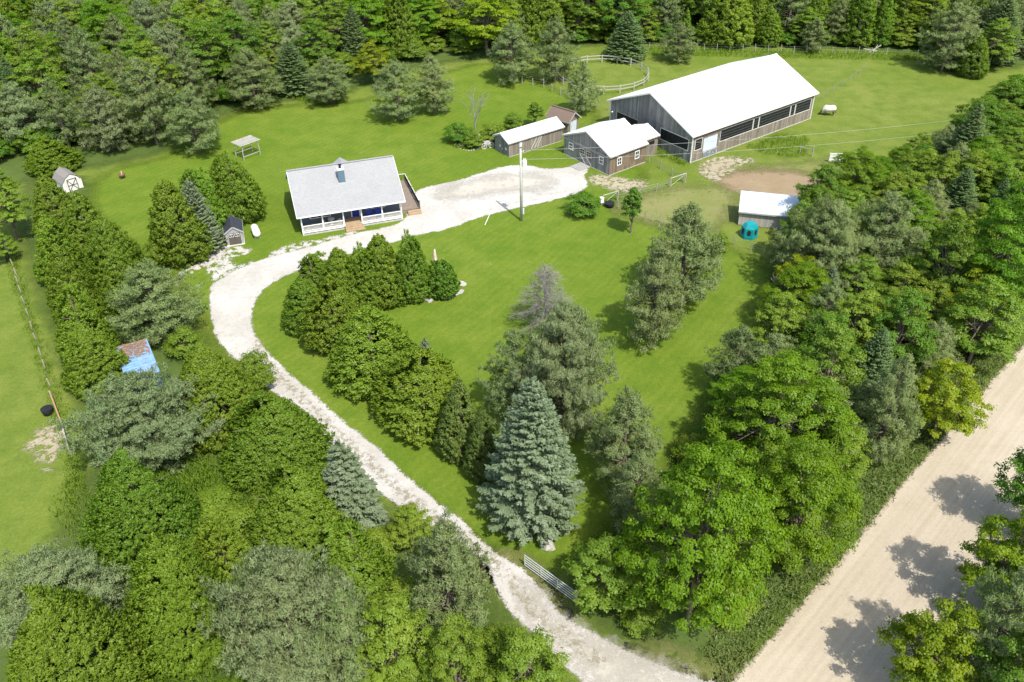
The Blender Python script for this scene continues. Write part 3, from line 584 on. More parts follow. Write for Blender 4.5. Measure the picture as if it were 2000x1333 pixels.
    for dx, lab in ((-.95, 'dark metal porch chair left of the porch table'), (.95, 'dark metal porch chair right of the porch table')):
        p = B @ Vector((-2.5 + dx, F + 1.1, .455)); c_ = empty('dining_chair', p, .311 + (R(-90) if dx < 0 else R(90)), lab, 'chair', 'dark porch chairs')
        q = MB(); q.box(-.22, .22, -.22, .22, .42, .46); q.build('seat', MT['galv'], c_); q = MB(); q.box(-.22, .22, .19, .22, .5, .92); q.build('backrest', MT['taupe'], c_)
        for sx in (-1, 1):
            for sy in (-1, 1): q = MB(); q.beam((sx*.2, sy*.2, 0), (sx*.2, sy*.2, .42), .03, .03); q.build('leg', MT['galv'], c_)
    p = B @ Vector((x0 + 1.0, y1 - .8, .563)); q = empty('storage_box', p, .311, 'orange red storage box at the back of the side deck', 'box')
    z = MB(); z.box(-.45, .45, -.3, .3, 0, .5); z.build('tub', MT['orange'], q); z = MB(); z.box(-.48, .48, -.33, .33, .5, .57); z.build('lid', MT['orange'], q)
house()
# ---------------------------------------------------------------- garden sheds
def front_frame(p0, p1):
    a, c = G(*p0), G(*p1); d = c - a; return a, c, math.atan2(d[1], d[0]), math.hypot(d[0], d[1])
def garden_shed():
    a, c, yaw, wd = front_frame((444.6, 481.6), (478, 476.5)); L = 2.8; cy_ = (a + c)/2 + np.array([-math.sin(yaw), math.cos(yaw), 0])*L/2
    b = empty('garden_shed', (cy_[0], cy_[1], 0), yaw + math.pi/2, 'light grey garden shed with black roof and dark double doors with white panes', 'shed')
    W = wd; He, Hr = 1.75, 2.55; ry = lambda y: Hr - .07 - (Hr - He)*abs(y)/(W/2 + .14)
    for x, o in ((-L/2, -1), (L/2, 1)): siding(b, 'gable_siding', 'y', x, (-W/2, W/2), ry, [(-.68, .68, .1, 1.62)] if o < 0 else [], MT['grey'], .16, out=o)
    for y, o in ((-W/2, -1), (W/2, 1)): siding(b, 'side_siding', 'x', y, (-L/2, L/2), lambda k: ry(W/2), [], MT['grey'], .16, out=o)
    for y0, y1 in ((-.68, -.01), (.01, .68)):
        d = MB(); d.box(-L/2 - .05, -L/2 + .02, y0, y1, .1, 1.62); dd = d.build('door', MT['taupe'], b)
        framed(dd, 'door_window', 'y', -L/2 - .05, y0 + .1, y1 - .1, 1.2, 1.5, MT['glass'], MT['white'], .035, bars=(1, 0), dp=.03)
    gable_roof(b, L, W, Hr, He, .14, .1, MT['blackroof'], trim=MT['grey'])
    t = MB(); t.box(-L/2 - .12, L/2, -W/2 - .04, W/2 + .04, 0, .09); t.build('base', MT['offwhite'], b)
garden_shed()
def gambrel_shed():
    a, c, yaw, wd = front_frame((131, 378), (161, 368)); L = 2.9; wd = max(wd, 2.5); cy_ = (a + c)/2 + np.array([-math.sin(yaw), math.cos(yaw), 0])*L/2
    b = empty('gambrel_shed', (cy_[0], cy_[1], 0), yaw + math.pi/2, 'old white gambrel roofed shed with crossed brown door among the far left trees', 'shed')
    W = wd; prof = [(-W/2 - .12, 1.35), (-W/2*.62, 2.1), (0, 2.55), (W/2*.62, 2.1), (W/2 + .12, 1.35)]
    def ry(y): return float(np.interp(y, [p[0] for p in prof], [p[1] for p in prof])) - .06
    for x, o in ((-L/2, -1), (L/2, 1)): siding(b, 'gable_siding', 'y', x, (-W/2, W/2), ry, [], MT['offwhite'], .18, out=o)
    for y, o in ((-W/2, -1), (W/2, 1)): siding(b, 'side_siding', 'x', y, (-L/2, L/2), lambda k: ry(W/2), [], MT['offwhite'], .18, out=o)
    rf = MB()
    for (y0, z0), (y1, z1) in zip(prof[:-1], prof[1:]):
        V = [(-L/2 - .12, y0, z0), (L/2 + .12, y0, z0), (L/2 + .12, y1, z1), (-L/2 - .12, y1, z1)]; V += [(p[0], p[1], p[2] - .05) for p in V]
        rf.add(V, [(0, 1, 2, 3), (7, 6, 5, 4), (0, 4, 5, 1), (1, 5, 6, 2), (2, 6, 7, 3), (3, 7, 4, 0)])
    rf.build('roof', MT['beige'], b)
    d = MB(); d.box(-L/2 - .05, -L/2 - .022, -.6, .6, .08, 1.75); dd = d.build('door', MT['offwhite'], b)
    for p, q in (((-.6, .1), (-.6, 1.75)), ((.6, .1), (.6, 1.75)), ((-.6, 1.75), (.6, 1.75)), ((-.6, .1), (.6, 1.7)), ((.6, .1), (-.6, 1.7)), ((-.6, .9), (.6, .9))):
        t = MB(); t.beam((-L/2 - .075, p[0], p[1]), (-L/2 - .075, q[0], q[1]), .09, .03, up=(1, 0, 0)); t.build('door_trim', MT['taupe'], dd)
gambrel_shed()
def paddock_shed():
    a = G(1441, 440); e0, e1 = G(1444.3, 413.9, 2.05), G(1519, 421.5, 2.05); d = e1 - e0; yaw = math.atan2(d[1], d[0]); L, W = 8.6, 3.4
    u = np.array([math.cos(yaw), math.sin(yaw), 0]); v = np.array([-u[1], u[0], 0]); c = a + u*L/2 + v*W/2
    b = empty('paddock_shed', (c[0], c[1], 0), yaw, 'low board paddock shelter with pale ribbed metal roof half hidden by trees', 'shed')
    top = lambda y: 2.0 + (y + W/2)/W*.75
    siding(b, 'side_siding', 'x', -W/2, (-L/2, L/2), lambda k: top(-W/2), [], MT['oldwood'], .22)
    siding(b, 'side_siding', 'x', W/2, (-L/2, L/2), lambda k: top(W/2), [(-3.5, -.2, 0, 2.3), (.2, 3.5, 0, 2.3)], MT['oldwood'], .22, out=1)
    for x, o in ((-L/2, -1), (L/2, 1)): siding(b, 'gable_siding', 'y', x, (-W/2, W/2), top, [], MT['oldwood'], .22, out=o)
    y0, y1 = -W/2 - .3, W/2 + .3; r = MB(); z0, z1 = top(y0) + .09, top(y1) + .09
    V = [(-L/2 - .15, y0, z0), (L/2 + .15, y0, z0), (L/2 + .15, y1, z1), (-L/2 - .15, y1, z1)]; V += [(p[0], p[1], p[2] - .05) for p in V]
    r.add(V, [(0, 1, 2, 3), (7, 6, 5, 4), (0, 4, 5, 1), (1, 5, 6, 2), (2, 6, 7, 3), (3, 7, 4, 0)])
    rf = r.build('roof', MT['ribbed'], b)
    rib = MB().beam((0, y0, z0 + .01), (0, y1, z1 + .01), .06, .05).mesh('roof_rib', MT['ribbed'])
    for i in range(33): inst('roof_rib', rib, rf, (-L/2 + .05 + i*(L - .1)/32, 0, 0))
    f = MB(); f.box(-L/2 - .15, L/2 + .15, y0 - .03, y0 - .003, z0 - .2, z0 - .03, .9); f.build('fascia', MT['oldwood'], b)
paddock_shed()
def hay_hut():
    P = G(1462, 462); b = empty('hay_feeder', (P[0], P[1], 0), R(12), 'teal plastic domed hay feeder hut with dark openings', 'feeder')
    n = 6; r0, r1 = 1.05, .98; s = MB(); ang = [R(30 + 60*i) for i in range(n)]
    lo = [(r0*math.cos(q), r0*math.sin(q), .02) for q in ang]; hi = [(r1*math.cos(q), r1*math.sin(q), 1.35) for q in ang]; md = [(.62*math.cos(q), .62*math.sin(q), 1.82) for q in ang]
    s.add(lo + hi + md + [(0, 0, 1.95)], [(i, (i + 1) % n, (i + 1) % n + n, i + n) for i in range(n)] + [(i + n, (i + 1) % n + n, (i + 1) % n + 2*n, i + 2*n) for i in range(n)] + [(i + 2*n, (i + 1) % n + 2*n, 3*n) for i in range(n)])
    s.build('shell', MT['teal'], b)
    for i in range(n):
        q = ang[i] + R(30); c, sn = math.cos(q), math.sin(q); k = r0*math.cos(R(30))
        def pt(t, z, o): return ((k + o - .045*z)*c - t*sn, (k + o - .045*z)*sn + t*c, z)
        w_ = MB(); ol = [(-.2, .5), (.2, .5), (.24, .95), (.14, 1.2), (-.14, 1.2), (-.24, .95)]
        w_.add([pt(t, z, .01) for t, z in ol] + [pt(t, z, -.03) for t, z in ol], [tuple(range(6)), tuple(range(11, 5, -1))] + [(j, j + 6, (j + 1) % 6 + 6, (j + 1) % 6) for j in range(6)]); w_.build('opening', MT['dark'], b)  # dark plate on the closed shell, interior shade given as colour
        w_ = MB(); w_.beam(pt(-.45, .28, .02), pt(.45, .28, .02), .05, .05); w_.build('rim', MT['teal'], b)
hay_hut()
# ---------------------------------------------------------------- objects
def solve_h(P, py):
    """height above the ground point P whose image lies on row py"""
    d = np.array([P[0], P[1], 0]) - CP; k = (IH/2 - py)/FPX
    a0, a1, b0, b1 = d @ CU, CU[2], d @ fw, fw[2]
    return (k*b0 - a0)/(a1 - k*b1)
def utility_pole():
    P = G(1018.4, 432); h = solve_h(P, 290.7); b = empty('utility_pole', P, 0, 'tall pale wooden utility pole with white transformer beside the gravel yard', 'pole')
    t = MB(); t.tube([(0, 0, 0), (-.03, 0, h*.5), (-.06, 0, h)], [.17, .145, .115], 12); t.build('pole_shaft', MT['pole'], b, True)
    z = solve_h(P, 327); t = MB(); t.lathe([(.24, 0), (.27, .03), (.27, .85), (.22, .92), (.06, .95)], 16, (.42, -.05, z)); tr = t.build('transformer', MT['white'], b)
    for s in (-.1, .1): t = MB(); t.lathe([(.045, 0), (.06, .06), (.04, .12), (.06, .16), (.03, .22)], 8, (.42 + s, -.05, z + .95)); t.build('bushing', MT['offwhite'], tr)
    for k in (.2, .7): t = MB(); t.beam((0, 0, z + k), (.22, -.03, z + k), .07, .07); t.build('bracket', MT['galv'], tr)
    t = MB(); t.box(.16, .36, -.2, 0, 1.05, 1.75); t.build('meter_box', MT['ribbed'], b)
    t = MB(); t.tube([(.2, -.08, 1.75), (.19, -.08, z - .3)], .03, 6); t.build('conduit', MT['galv'], b)
    t = MB(); t.tube([(.05, 0, h - .35), (.32, 0, h - .35)], .03, 6); t.lathe([(.05, 0), (.05, .12), (.02, .14)], 8, (.32, 0, h - .35)); t.build('insulator', MT['offwhite'], b)
    def cable(p, q, sag, lab):
        p, q = np.array(p), np.array(q); pts = []
        for i in range(33):
            s = i/32; x = p + (q - p)*s; x[2] -= sag*4*s*(1 - s); pts.append(x)
        m = MB(); m.tube(pts, .017, 5); o = m.build('power_cable', MT['cable']); tag(o, lab, 'cable', 'power cables to the pole')
    far = np.array([88.0, 118.0, 9.2]);
    def on_ray(px, py, dist):
        d = fw + CR*(px - IW/2)/FPX - CU*(py - IH/2)/FPX; return CP + d*dist
    cable((P[0] + .3, P[1], h - .22), on_ray(2060, 209, 136), 1.1, 'upper power cable running from the top of the utility pole over the pasture')
    cable((P[0] + .45, P[1], z + 1.0), on_ray(2060, 232, 132), 1.2, 'lower power cable running from the transformer over the pasture')
utility_pole()
def stake():
    P = G(947, 440); m = MB(); Q = G(956, 420, .7); m.tube([(0, 0, 0), tuple(Q - P)], .035, 8); o = m.build('guy_guard', MT['white'], loc=P); tag(o, 'white leaning guy wire guard on the lawn edge left of the pole', 'stake')
stake()
# round pen
def round_pen():
    c = G(1188, 146); c = np.array([16.4, 149.0, 0]); rad = 7.9; b = empty('round_pen', c, 0, 'round white rail horse pen on the grass behind the barn', 'pen'); n = 18
    pm = MB().box(-.07, .07, -.07, .07, 0, 1.4).mesh('post', MT['whitefence'])
    for i in range(n): q = 2*math.pi*i/n + .1; inst('post', pm, b, (rad*math.cos(q), rad*math.sin(q), 0), q)
    for i in range(n):
        q0, q1 = 2*math.pi*i/n + .1, 2*math.pi*(i + 1)/n + .1
        for z in (.7, 1.25):
            j = random.uniform(-.05, .05); m = MB(); m.beam(((rad + .08)*math.cos(q0), (rad + .08)*math.sin(q0), z), ((rad + .08)*math.cos(q1), (rad + .08)*math.sin(q1), z + j), .035, .14); m.build('rail', MT['whitefence'], b)
round_pen()
def wire_fence(pts, label, hpost=1.3, material='postwood', step=None, wires=(.4, .8, 1.15), r=.07, mesh_=False, wr=.008, group=None):
    W_ = [G(*p) for p in pts]; b = empty('wire_fence', W_[0], 0, label, 'fence', group); o0 = W_[0]
    loc = []
    for p, q in zip(W_[:-1], W_[1:]):
        n = max(1, int(round(np.hypot(*(q - p)[:2])/step))) if step else 1
        loc += [p + (q - p)*i/n for i in range(n)]
    loc.append(W_[-1]); tops = []
    pmesh = MB().tube([(0, 0, 0), (0, 0, hpost*.5), (.01, 0, hpost)], [r, r*.95, r*.85], 7).mesh('post', MT[material])
    for p in loc:
        o = inst('post', pmesh, b, tuple(p - o0), random.uniform(0, 6)); o.rotation_euler = (random.uniform(-.06, .06), random.uniform(-.06, .06), random.uniform(0, 6)); o.scale = (1, 1, random.uniform(.88, 1.1))
    for z in wires:
        m = MB(); m.tube([tuple(p - o0 + np.array([0, 0, z*hpost/1.3])) for p in loc], wr, 4, cap=False); m.build('wire', MT['wire'], b)
    if mesh_:
        m = MB()
        for p, q in zip(loc[:-1], loc[1:]):
            n = int(np.hypot(*(q - p)[:2])/.16)
            for i in range(n): c = p - o0 + (q - p)*i/max(n, 1); m.beam(c + np.array([0, 0, .05]), c + np.array([0, 0, hpost*.9]), .006, .006)
            for z in np.arange(.1, hpost*.9, .18): m.beam(p - o0 + np.array([0, 0, z]), q - o0 + np.array([0, 0, z]), .006, .006)
        m.build('wire_mesh', MT['wire'], b, kind='stuff')
    return b
f3 = lambda x, y: (x/3.03, 460 + y/3.03)
wire_fence([f3(42, 52), f3(57, 108), f3(77, 178), f3(97, 235), f3(107, 280), f3(124, 335), f3(146, 403), f3(167, 473), f3(189, 548), f3(214, 618), f3(242, 705), f3(264, 780), f3(297, 890)], 'line of pale wooden posts with wire along the left pasture', .85, r=.085, wr=.003)
wire_fence([(1235, 97), (1300, 99), (1400, 101), (1500, 104), (1600, 107), (1700, 109), (1790, 114)], 'back pasture fence of thin posts in front of the cedar wood', 1.5, step=2.6)
wire_fence([(1020, 165), (1062, 172), (1095, 187), (1125, 200), (1188, 216)], 'wire fence running from the pines to the back corner of the barn', 1.5, step=2.2)
wire_fence([(1268, 318), (1335, 358)], 'short wire mesh fence from the stable corner to the brace posts', 1.25, step=2.6, mesh_=True)
wire_fence([(1205, 392), (1250, 382), (1282, 374), (1308, 366)], 'wire mesh fence between the two wooden brace rails', 1.25, step=1.8, mesh_=True, r=.05)
wire_fence([(1207, 408), (1222, 412), (1260, 430), (1273, 434), (1290, 436), (1400, 468), (1466, 490), (1490, 500)], 'thin post wire fence along the lower side of the worn paddock', 1.25, step=2.4, r=.05)
wire_fence([(1588, 205), (1625, 180), (1660, 160), (1690, 135)], 'overgrown wire fence crossing the pasture beyond the barn', 1.1, step=3.0, r=.04)
def brace(p0, p1, label, box_=False):
    a, c = G(*p0), G(*p1); d = c - a; L = math.hypot(d[0], d[1]); b = empty('brace_rail', a, math.atan2(d[1], d[0]), label, 'rail')
    for x in (0, L): t = MB(); t.tube([(x, 0, 0), (x, 0, 1.35)], .085, 8); t.build('post', MT['postwood'], b)
    t = MB(); t.tube([(-.08, 0, 1.3), (L + .08, 0, 1.36)], .065, 8); t.build('top_rail', MT['oldwood'], b)
    t = MB(); t.tube([(.08, .02, .15), (L - .08, .02, 1.25)], .02, 6); t.build('brace_wire', MT['wire'], b)
brace((1309, 366), (1338, 357), 'wooden brace rail at the corner nearest the big barn'); brace((1178, 400), (1206, 392), 'wooden brace rail beside the black water tub')
def tub(px, py, r, h, label, rim=True):
    P = G(px, py); b = empty('water_tub', P, 0, label, 'tub'); t = MB()
    t.lathe([(r*.9, 0), (r, h*.6), (r*1.03, h), (r*.95, h), (r*.9, h*.55), (r*.85, h*.5)], 20); t.build('body', MT['black'], b, True); t = MB(); t.lathe([(r*.88, h*.62), (r*.885, h*.63)], 20); t.build('water', MT['glass'], b)
    t = MB(); t.lathe([(r*1.02, h - .05), (r*1.08, h - .03), (r*1.08, h + .02), (r*.97, h + .03)], 20); t.build('rim', MT['black'], b)
tub(1190, 404, .62, .55, 'black round water tub at the paddock fence by the white box'); tub(95, 808, .5, .6, 'black water tub beside the rail fence in the left pasture')
def white_box():
    P = G(1175, 401); b = empty('electric_box', P, R(20), 'small white box on a post beside the black water tub', 'box'); t = MB(); t.box(-.2, .2, -.16, .16, .35, 1.05); t.build('box', MT['white'], b); t = MB(); t.box(-.24, .24, -.2, .2, 1.05, 1.1); t.build('lid', MT['white'], b); t = MB(); t.box(-.06, .06, -.06, .06, 0, .35); t.build('post', MT['postwood'], b)
white_box()
def rail_fence():
    ps = [f3(318, 985), f3(385, 1165), f3(425, 1305)]; W_ = [G(*p) for p in ps]; b = empty('rail_fence', W_[0], 0, 'two plank rails on posts beside the sandy patch in the left pasture', 'fence')
    for p in W_: t = MB(); t.tube([(0, 0, 0), (0, 0, 1.25)], .09, 8); t.build('post', MT['postwood'], b, loc=tuple(p - W_[0]))
    for (p, q), mm in zip(zip(W_[:-1], W_[1:]), ('redwood', 'oldwood')):
        z = np.array([0, 0, 1.1]); t = MB(); t.beam(p - W_[0] + z, q - W_[0] + z, .12, .16); t.build('rail', MT[mm], b)
rail_fence()
def farm_gate():
    a, c = G(1025, 1107), G(1122, 1178); d = c - a; L = math.hypot(d[0], d[1]); b = empty('farm_gate', a, math.atan2(d[1], d[0]), 'open tubular metal farm gate lying along the driveway entrance', 'gate')
    for i in range(5): t = MB(); z = .2 + i*.27; t.tube([(0, 0, z), (L, 0, z)], .034, 8); t.build('bar', MT['galv'], b)
    for x in (0, L*.33, L*.66, L): t = MB(); t.tube([(x, .0, .16), (x, .0, 1.32)], .035, 8); t.build('upright', MT['galv'], b)
    t = MB(); t.tube([(L + .15, 0, 0), (L + .15, 0, 1.5)], .1, 10); t.build('gate_post', MT['postwood'], b)
farm_gate()
def panel():
    a = G(1618, 318); b = empty('slatted_panel', a, R(-4), 'white slatted fence panel standing alone in the pasture', 'panel')
    for i in range(6): t = MB(); t.beam((0, 0, .25 + i*.22), (2.1, 0, .25 + i*.22), .03, .13); t.build('slat', MT['white'], b)
    for x in (.05, 2.05): t = MB(); t.box(x - .06, x + .06, .02, .14, 0, 1.45); t.build('post', MT['whitefence'], b)
panel()
def lone_rail():
    a, c = G(1562, 300), G(1586, 306); d = c - a; b = empty('pasture_rail', a, math.atan2(d[1], d[0]), 'single grey rail and post above the worn track in the pasture', 'rail'); L = math.hypot(d[0], d[1])
    t = MB(); t.tube([(L, 0, 0), (L, 0, 1.5)], .09, 8); t.build('post', MT['postwood'], b); t = MB(); t.beam((-.1, 0, .95), (L, 0, 1.0), .05, .12); t.build('rail', MT['oldwood'], b); t = MB(); t.tube([(0, 0, 0), (0, 0, 1.1)], .07, 8); t.build('post', MT['postwood'], b)
lone_rail()
def broken_rails():
    a = G(1695, 106); b = empty('fallen_rails', a, 0, 'fallen white rails leaning on the back pasture fence', 'rails')
    for p, q in (((0, 0, .2), (2.2, .3, 1.5)), ((-1.0, 0, 1.0), (1.6, .1, .5)), ((.8, 0, 0), (1.5, .2, 1.6))): t = MB(); t.beam(p, q, .06, .16); t.build('rail', MT['whitefence'], b)
broken_rails()
def post_white(px, py, h, label, m='white'):
    P = G(px, py); b = empty('white_post', P, 0, label, 'post'); t = MB(); t.box(-.07, .07, -.07, .07, 0, h); t.build('shaft', MT[m], b); t = MB(); t.add([(-.1, -.1, h), (.1, -.1, h), (.1, .1, h), (-.1, .1, h), (0, 0, h + .1)], [(0, 1, 4), (1, 2, 4), (2, 3, 4), (3, 0, 4), (3, 2, 1, 0)]); t.build('cap', MT[m], b)
post_white(1200.5, 338, 1.35, 'white post in front of the stable corner')
def garden_rails():
    a = G(937, 288.5); b = empty('split_rail', a, R(20), 'rustic rail fence with tall post beside the flower bed', 'fence')
    for x, h in ((0, 2.1), (1.5, .9)): t = MB(); t.tube([(x, 0, 0), (x, 0, h)], .09, 8); t.build('post', MT['oldwood'], b)
    for z in (.35, .75): t = MB(); t.tube([(-.3, .05, z), (1.8, .05, z)], .06, 7); t.build('rail', MT['oldwood'], b)
    a = G(953, 290); b = empty('garden_cart', a, R(20), 'old wooden cart with spoked wheels in front of the long shed', 'cart')
    for x in (-.55, .55):
        w_ = MB(); pts = [(x + .42*math.cos(q*math.pi/8), 0, .42 + .42*math.sin(q*math.pi/8)) for q in range(17)]; w_.tube(pts, .035, 5, cap=False); wh = w_.build('wheel', MT['offwhite'], b)
        for q in range(4): t = MB(); k = q*math.pi/4; t.beam((x - .4*math.cos(k), 0, .42 - .4*math.sin(k)), (x + .4*math.cos(k), 0, .42 + .4*math.sin(k)), .03, .03); t.build('spoke', MT['offwhite'], wh)
    t = MB(); t.box(-.5, .5, .05, .75, .5, .9); t.build('body', MT['oldwood'], b); t = MB(); t.beam((.4, .4, .6), (1.2, .4, 1.15), .05, .05); t.build('shaft', MT['oldwood'], b)
garden_rails()
def propane():
    P = (G(497, 443) + G(506, 466))/2; d = G(497, 443) - G(506, 466); P = G(501, 460); b = empty('propane_tank', P, math.atan2(d[1], d[0]), 'white capsule propane tank on the grass beside the grey garden shed', 'tank')
    L, r = 2.5, .46; prof = [(.02, -L/2), (r*.5, -L/2 + .06), (r*.86, -L/2 + .2), (r, -L/2 + .42), (r, L/2 - .42), (r*.86, L/2 - .2), (r*.5, L/2 - .06), (.02, L/2)]
    t = MB(); t.lathe(prof, 20); t.v = [(z, x, y + .66) for x, y, z in t.v]; t.build('vessel', MT['white'], b, True)
    t = MB(); t.lathe([(.2, 0), (.2, .2), (.16, .24), (.04, .26)], 14, (0, 0, 1.08)); t.build('valve_dome', MT['white'], b)
    for x in (-.7, .7): t = MB(); t.box(x - .1, x + .1, -.35, .35, 0, .3); t.build('foot', MT['conc'], b)
propane()
def pergola():
    a = G(462, 299); c = G(482, 310); e = G(509, 300); P = G(482, 305); yaw = math.atan2((e - c)[1], (e - c)[0]); b = empty('arbour', G(485, 304), yaw, 'small grey slatted garden arbour with curved posts on the back lawn', 'arbour')
    L, W, h = 3.0, 2.3, 2.15
    for sx in (-1, 1):
        for sy in (-1, 1): t = MB(); t.tube([(sx*L*.46, sy*W*.44, 0), (sx*L*.45, sy*W*.44, h*.6), (sx*L*.36, sy*W*.40, h)], [.07, .065, .06], 7); t.build('post', MT['oldwood'], b)
    for sx in (-1, 1): t = MB(); t.beam((sx*L*.4, -W*.52, h), (sx*L*.4, W*.52, h), .08, .12); t.build('beam', MT['oldwood'], b)
    for i in range(9): t = MB(); y = -W*.5 + W*i/8; t.beam((-L*.56, y, h + .09), (L*.56, y, h + .09 + random.uniform(-.01, .01)), .17, .04, random.random()); t.build('roof_slat', MT['oldwood'], b)
    for sy in (-1, 1): t = MB(); t.beam((-L*.45, sy*W*.43, .5), (L*.45, sy*W*.43, .5), .06, .08); t.build('side_rail', MT['oldwood'], b)
pergola()
def chiminea():
    P = G(240, 349); b = empty('fire_pit', P, 0, 'small red brown iron fire pit on the far left lawn', 'fire pit'); t = MB(); t.lathe([(.28, .3), (.42, .45), (.45, .65), (.4, .7), (.3, .55)], 14); t.build('bowl', MT['red'], b, True)
    for q in range(3): t = MB(); k = q*2.09; t.beam((.45*math.cos(k), .45*math.sin(k), 0), (.25*math.cos(k), .25*math.sin(k), .5), .05, .05); t.build('leg', MT['red'], b)
    t = MB(); t.tube([(0, 0, .5), (.05, 0, 1.1)], .08, 8); t.build('poker', MT['straw'], b)
chiminea()
def umbrella():
    P = G(851, 520); h = solve_h(P, 487); b = empty('garden_umbrella', P, 0, 'closed salmon and white garden umbrella behind the round dark shrub', 'umbrella'); t = MB(); t.tube([(0, 0, 0), (0, 0, h)], .03, 8); t.build('pole', MT['white'], b)
    t = MB(); n = 12; prof = [(.2, 0), (.24, .2), (.19, .7), (.11, 1.2), (.03, 1.45)]; t.lathe(prof, n, (0, 0, h - 1.5)); t.build('canopy', MT['umbrella'], b, True)
    for q in range(4): k = q*math.pi/2 + .3; t = MB(); t.beam((.23*math.cos(k), .23*math.sin(k), h - 1.35), (.05*math.cos(k), .05*math.sin(k), h - .08), .09, .04, up=(math.cos(k), math.sin(k), 0)); t.build('fold', MT['white'], b)
umbrella()
def rock_mesh(seed, m):
    r = random.Random(seed); V = []; F = []; n = 9; prof = [(.55, 0), (.95, .18), (1, .42), (.78, .72), (.36, .9)]
    for q, z in prof:
        for j in range(n): a = 2*math.pi*j/n; k = q*r.uniform(.8, 1.15); V.append((k*math.cos(a), k*math.sin(a)*.8, z*r.uniform(.85, 1.1)))
    V.append((0, 0, .95))
    for i in range(len(prof) - 1):
        for j in range(n): F.append((i*n + j, i*n + (j + 1) % n, (i + 1)*n + (j + 1) % n, (i + 1)*n + j))
    k = (len(prof) - 1)*n
    for j in range(n): F.append((k + j, k + (j + 1) % n, len(V) - 1))
    return MB().add(V, F).mesh('rock', m)
RK = [rock_mesh(i, MT['stone'] if i % 2 else MT['palestone']) for i in range(6)]
def ordinal(n): return str(n) + ('th' if 10 <= n % 100 <= 20 else {1: 'st', 2: 'nd', 3: 'rd'}.get(n % 10, 'th'))
def rocks(spots, label, group):
    RANK = {i: k + 1 for k, i in enumerate(sorted(range(len(spots)), key=lambda i: spots[i][0]))}
    for i, (x, y, s) in enumerate(spots):
        P = G(x, y); o = inst('rock', RK[i % 6], None, (P[0], P[1], -.08), random.uniform(0, 6), (s, s*.9, s*.75)); tag(o, (label + ', %s from the left' % ordinal(RANK[i])) if isinstance(label, str) else label[i], 'rock', group)
rocks([(901, 556, .62), (900, 571, .48), (892, 574, .4), (838, 585, .72)], ['large grey boulder right of the round dark shrub', 'smaller pale boulder below the large one right of the dark shrub', 'grey boulder touching the right foot of the round dark shrub', 'long pale boulder left of the foot of the round dark shrub'], 'boulders round the dark shrub bed')
rocks([(884, 580, .25), (878, 583, .25), (873, 584, .22), (868, 586, .22)], 'small edging stone under the round dark shrub', 'edging stones under the dark shrub')
rocks([(350 + i*9 + random.uniform(-4, 4), 538 - i*2.6 + random.uniform(-6, 6), random.uniform(.3, .62)) for i in range(7)] + [(375 + i*9 + random.uniform(-4, 4), 524 - i*3 + random.uniform(-4, 4), random.uniform(.3, .6)) for i in range(4)], 'pale field stone heaped under the cedars left of the driveway', 'stone heap under the cedars')
rocks([(405 + random.uniform(0, 34), 488 + random.uniform(0, 26), random.uniform(.15, .35)) for i in range(12)], 'small limestone lump on the gravel left of the grey garden shed', 'limestone lumps by the garden shed')
rocks([(900 + i*5.2, 291 + 3.2*math.sin(i*.5), random.uniform(.16, .3)) for i in range(9)], 'small pale edging stone along the flower bed', 'edging stones of the flower bed')
rocks([(1068, 1066, .75)], ['flat grey stone at the foot of the blue spruce'], None)
def container():
    P = G(282, 742); d0 = G(262, 690, 2.3) - G(275, 725, 2.3); yaw = math.atan2(d0[1], d0[0]); L, W, h = 6.0, 2.9, 2.3
    c = (G(239, 674, h) + G(274, 672, h))/2; u = np.array([math.cos(yaw), math.sin(yaw), 0]); c = c - u*L/2*.92
    b = empty('cargo_trailer', (c[0], c[1], 0), yaw, 'blue metal trailer under the pines with rust brown needles on its roof', 'trailer')
    t = MB(); t.box(-L/2, L/2, -W/2, W/2, .35, h - .05); t.build('body', MT['containerblue'], b)
    rib = MB().box(-.05, .05, -W/2 - .02, W/2 + .02, h - .05, h - .01).mesh('roof_rib', MT['containerblue'])
    t = MB(); t.box(-L/2 - .05, L/2 + .05, -W/2 - .05, W/2 + .05, h - .06, h - .03); rf = t.build('roof', MT['trailerroof'], b)
    for i in range(14): inst('roof_rib', rib, rf, (-L/2 + .2 + i*(L - .4)/13, 0, .012))
    for i in range(5): t = MB(); t.box(-L/2 + .15 + i*.62, -L/2 + .65 + i*.62, -W/2 + .1, -.05, h - .028, h + .012); t.build('roof_pane', MT['trailerroof'], rf)
    t = MB(); n = 26
    for i in range(n):
        for j in range(12):
            if random.random() < .5 + .5*i/n: x = L/2 - 2.6 + 2.55*i/n + random.uniform(-.1, .1); y = -W/2 + .1 + (W - .3)*j/12 + random.uniform(-.1, .1); t.box(x, x + random.uniform(.08, .24), y, y + random.uniform(.08, .3), h - .04, h + random.uniform(.0, .05), random.random())
    t.build('fallen_needles', MT['rustmetal'], b, kind='stuff')
    for x in (-L*.3, L*.3):
        for s in (-1, 1): t = MB(); t.tube([(x, s*(W/2 - .1), .36), (x, s*(W/2 + .12), .36)], .36, 14); t.build('wheel', MT['black'], b)
container()
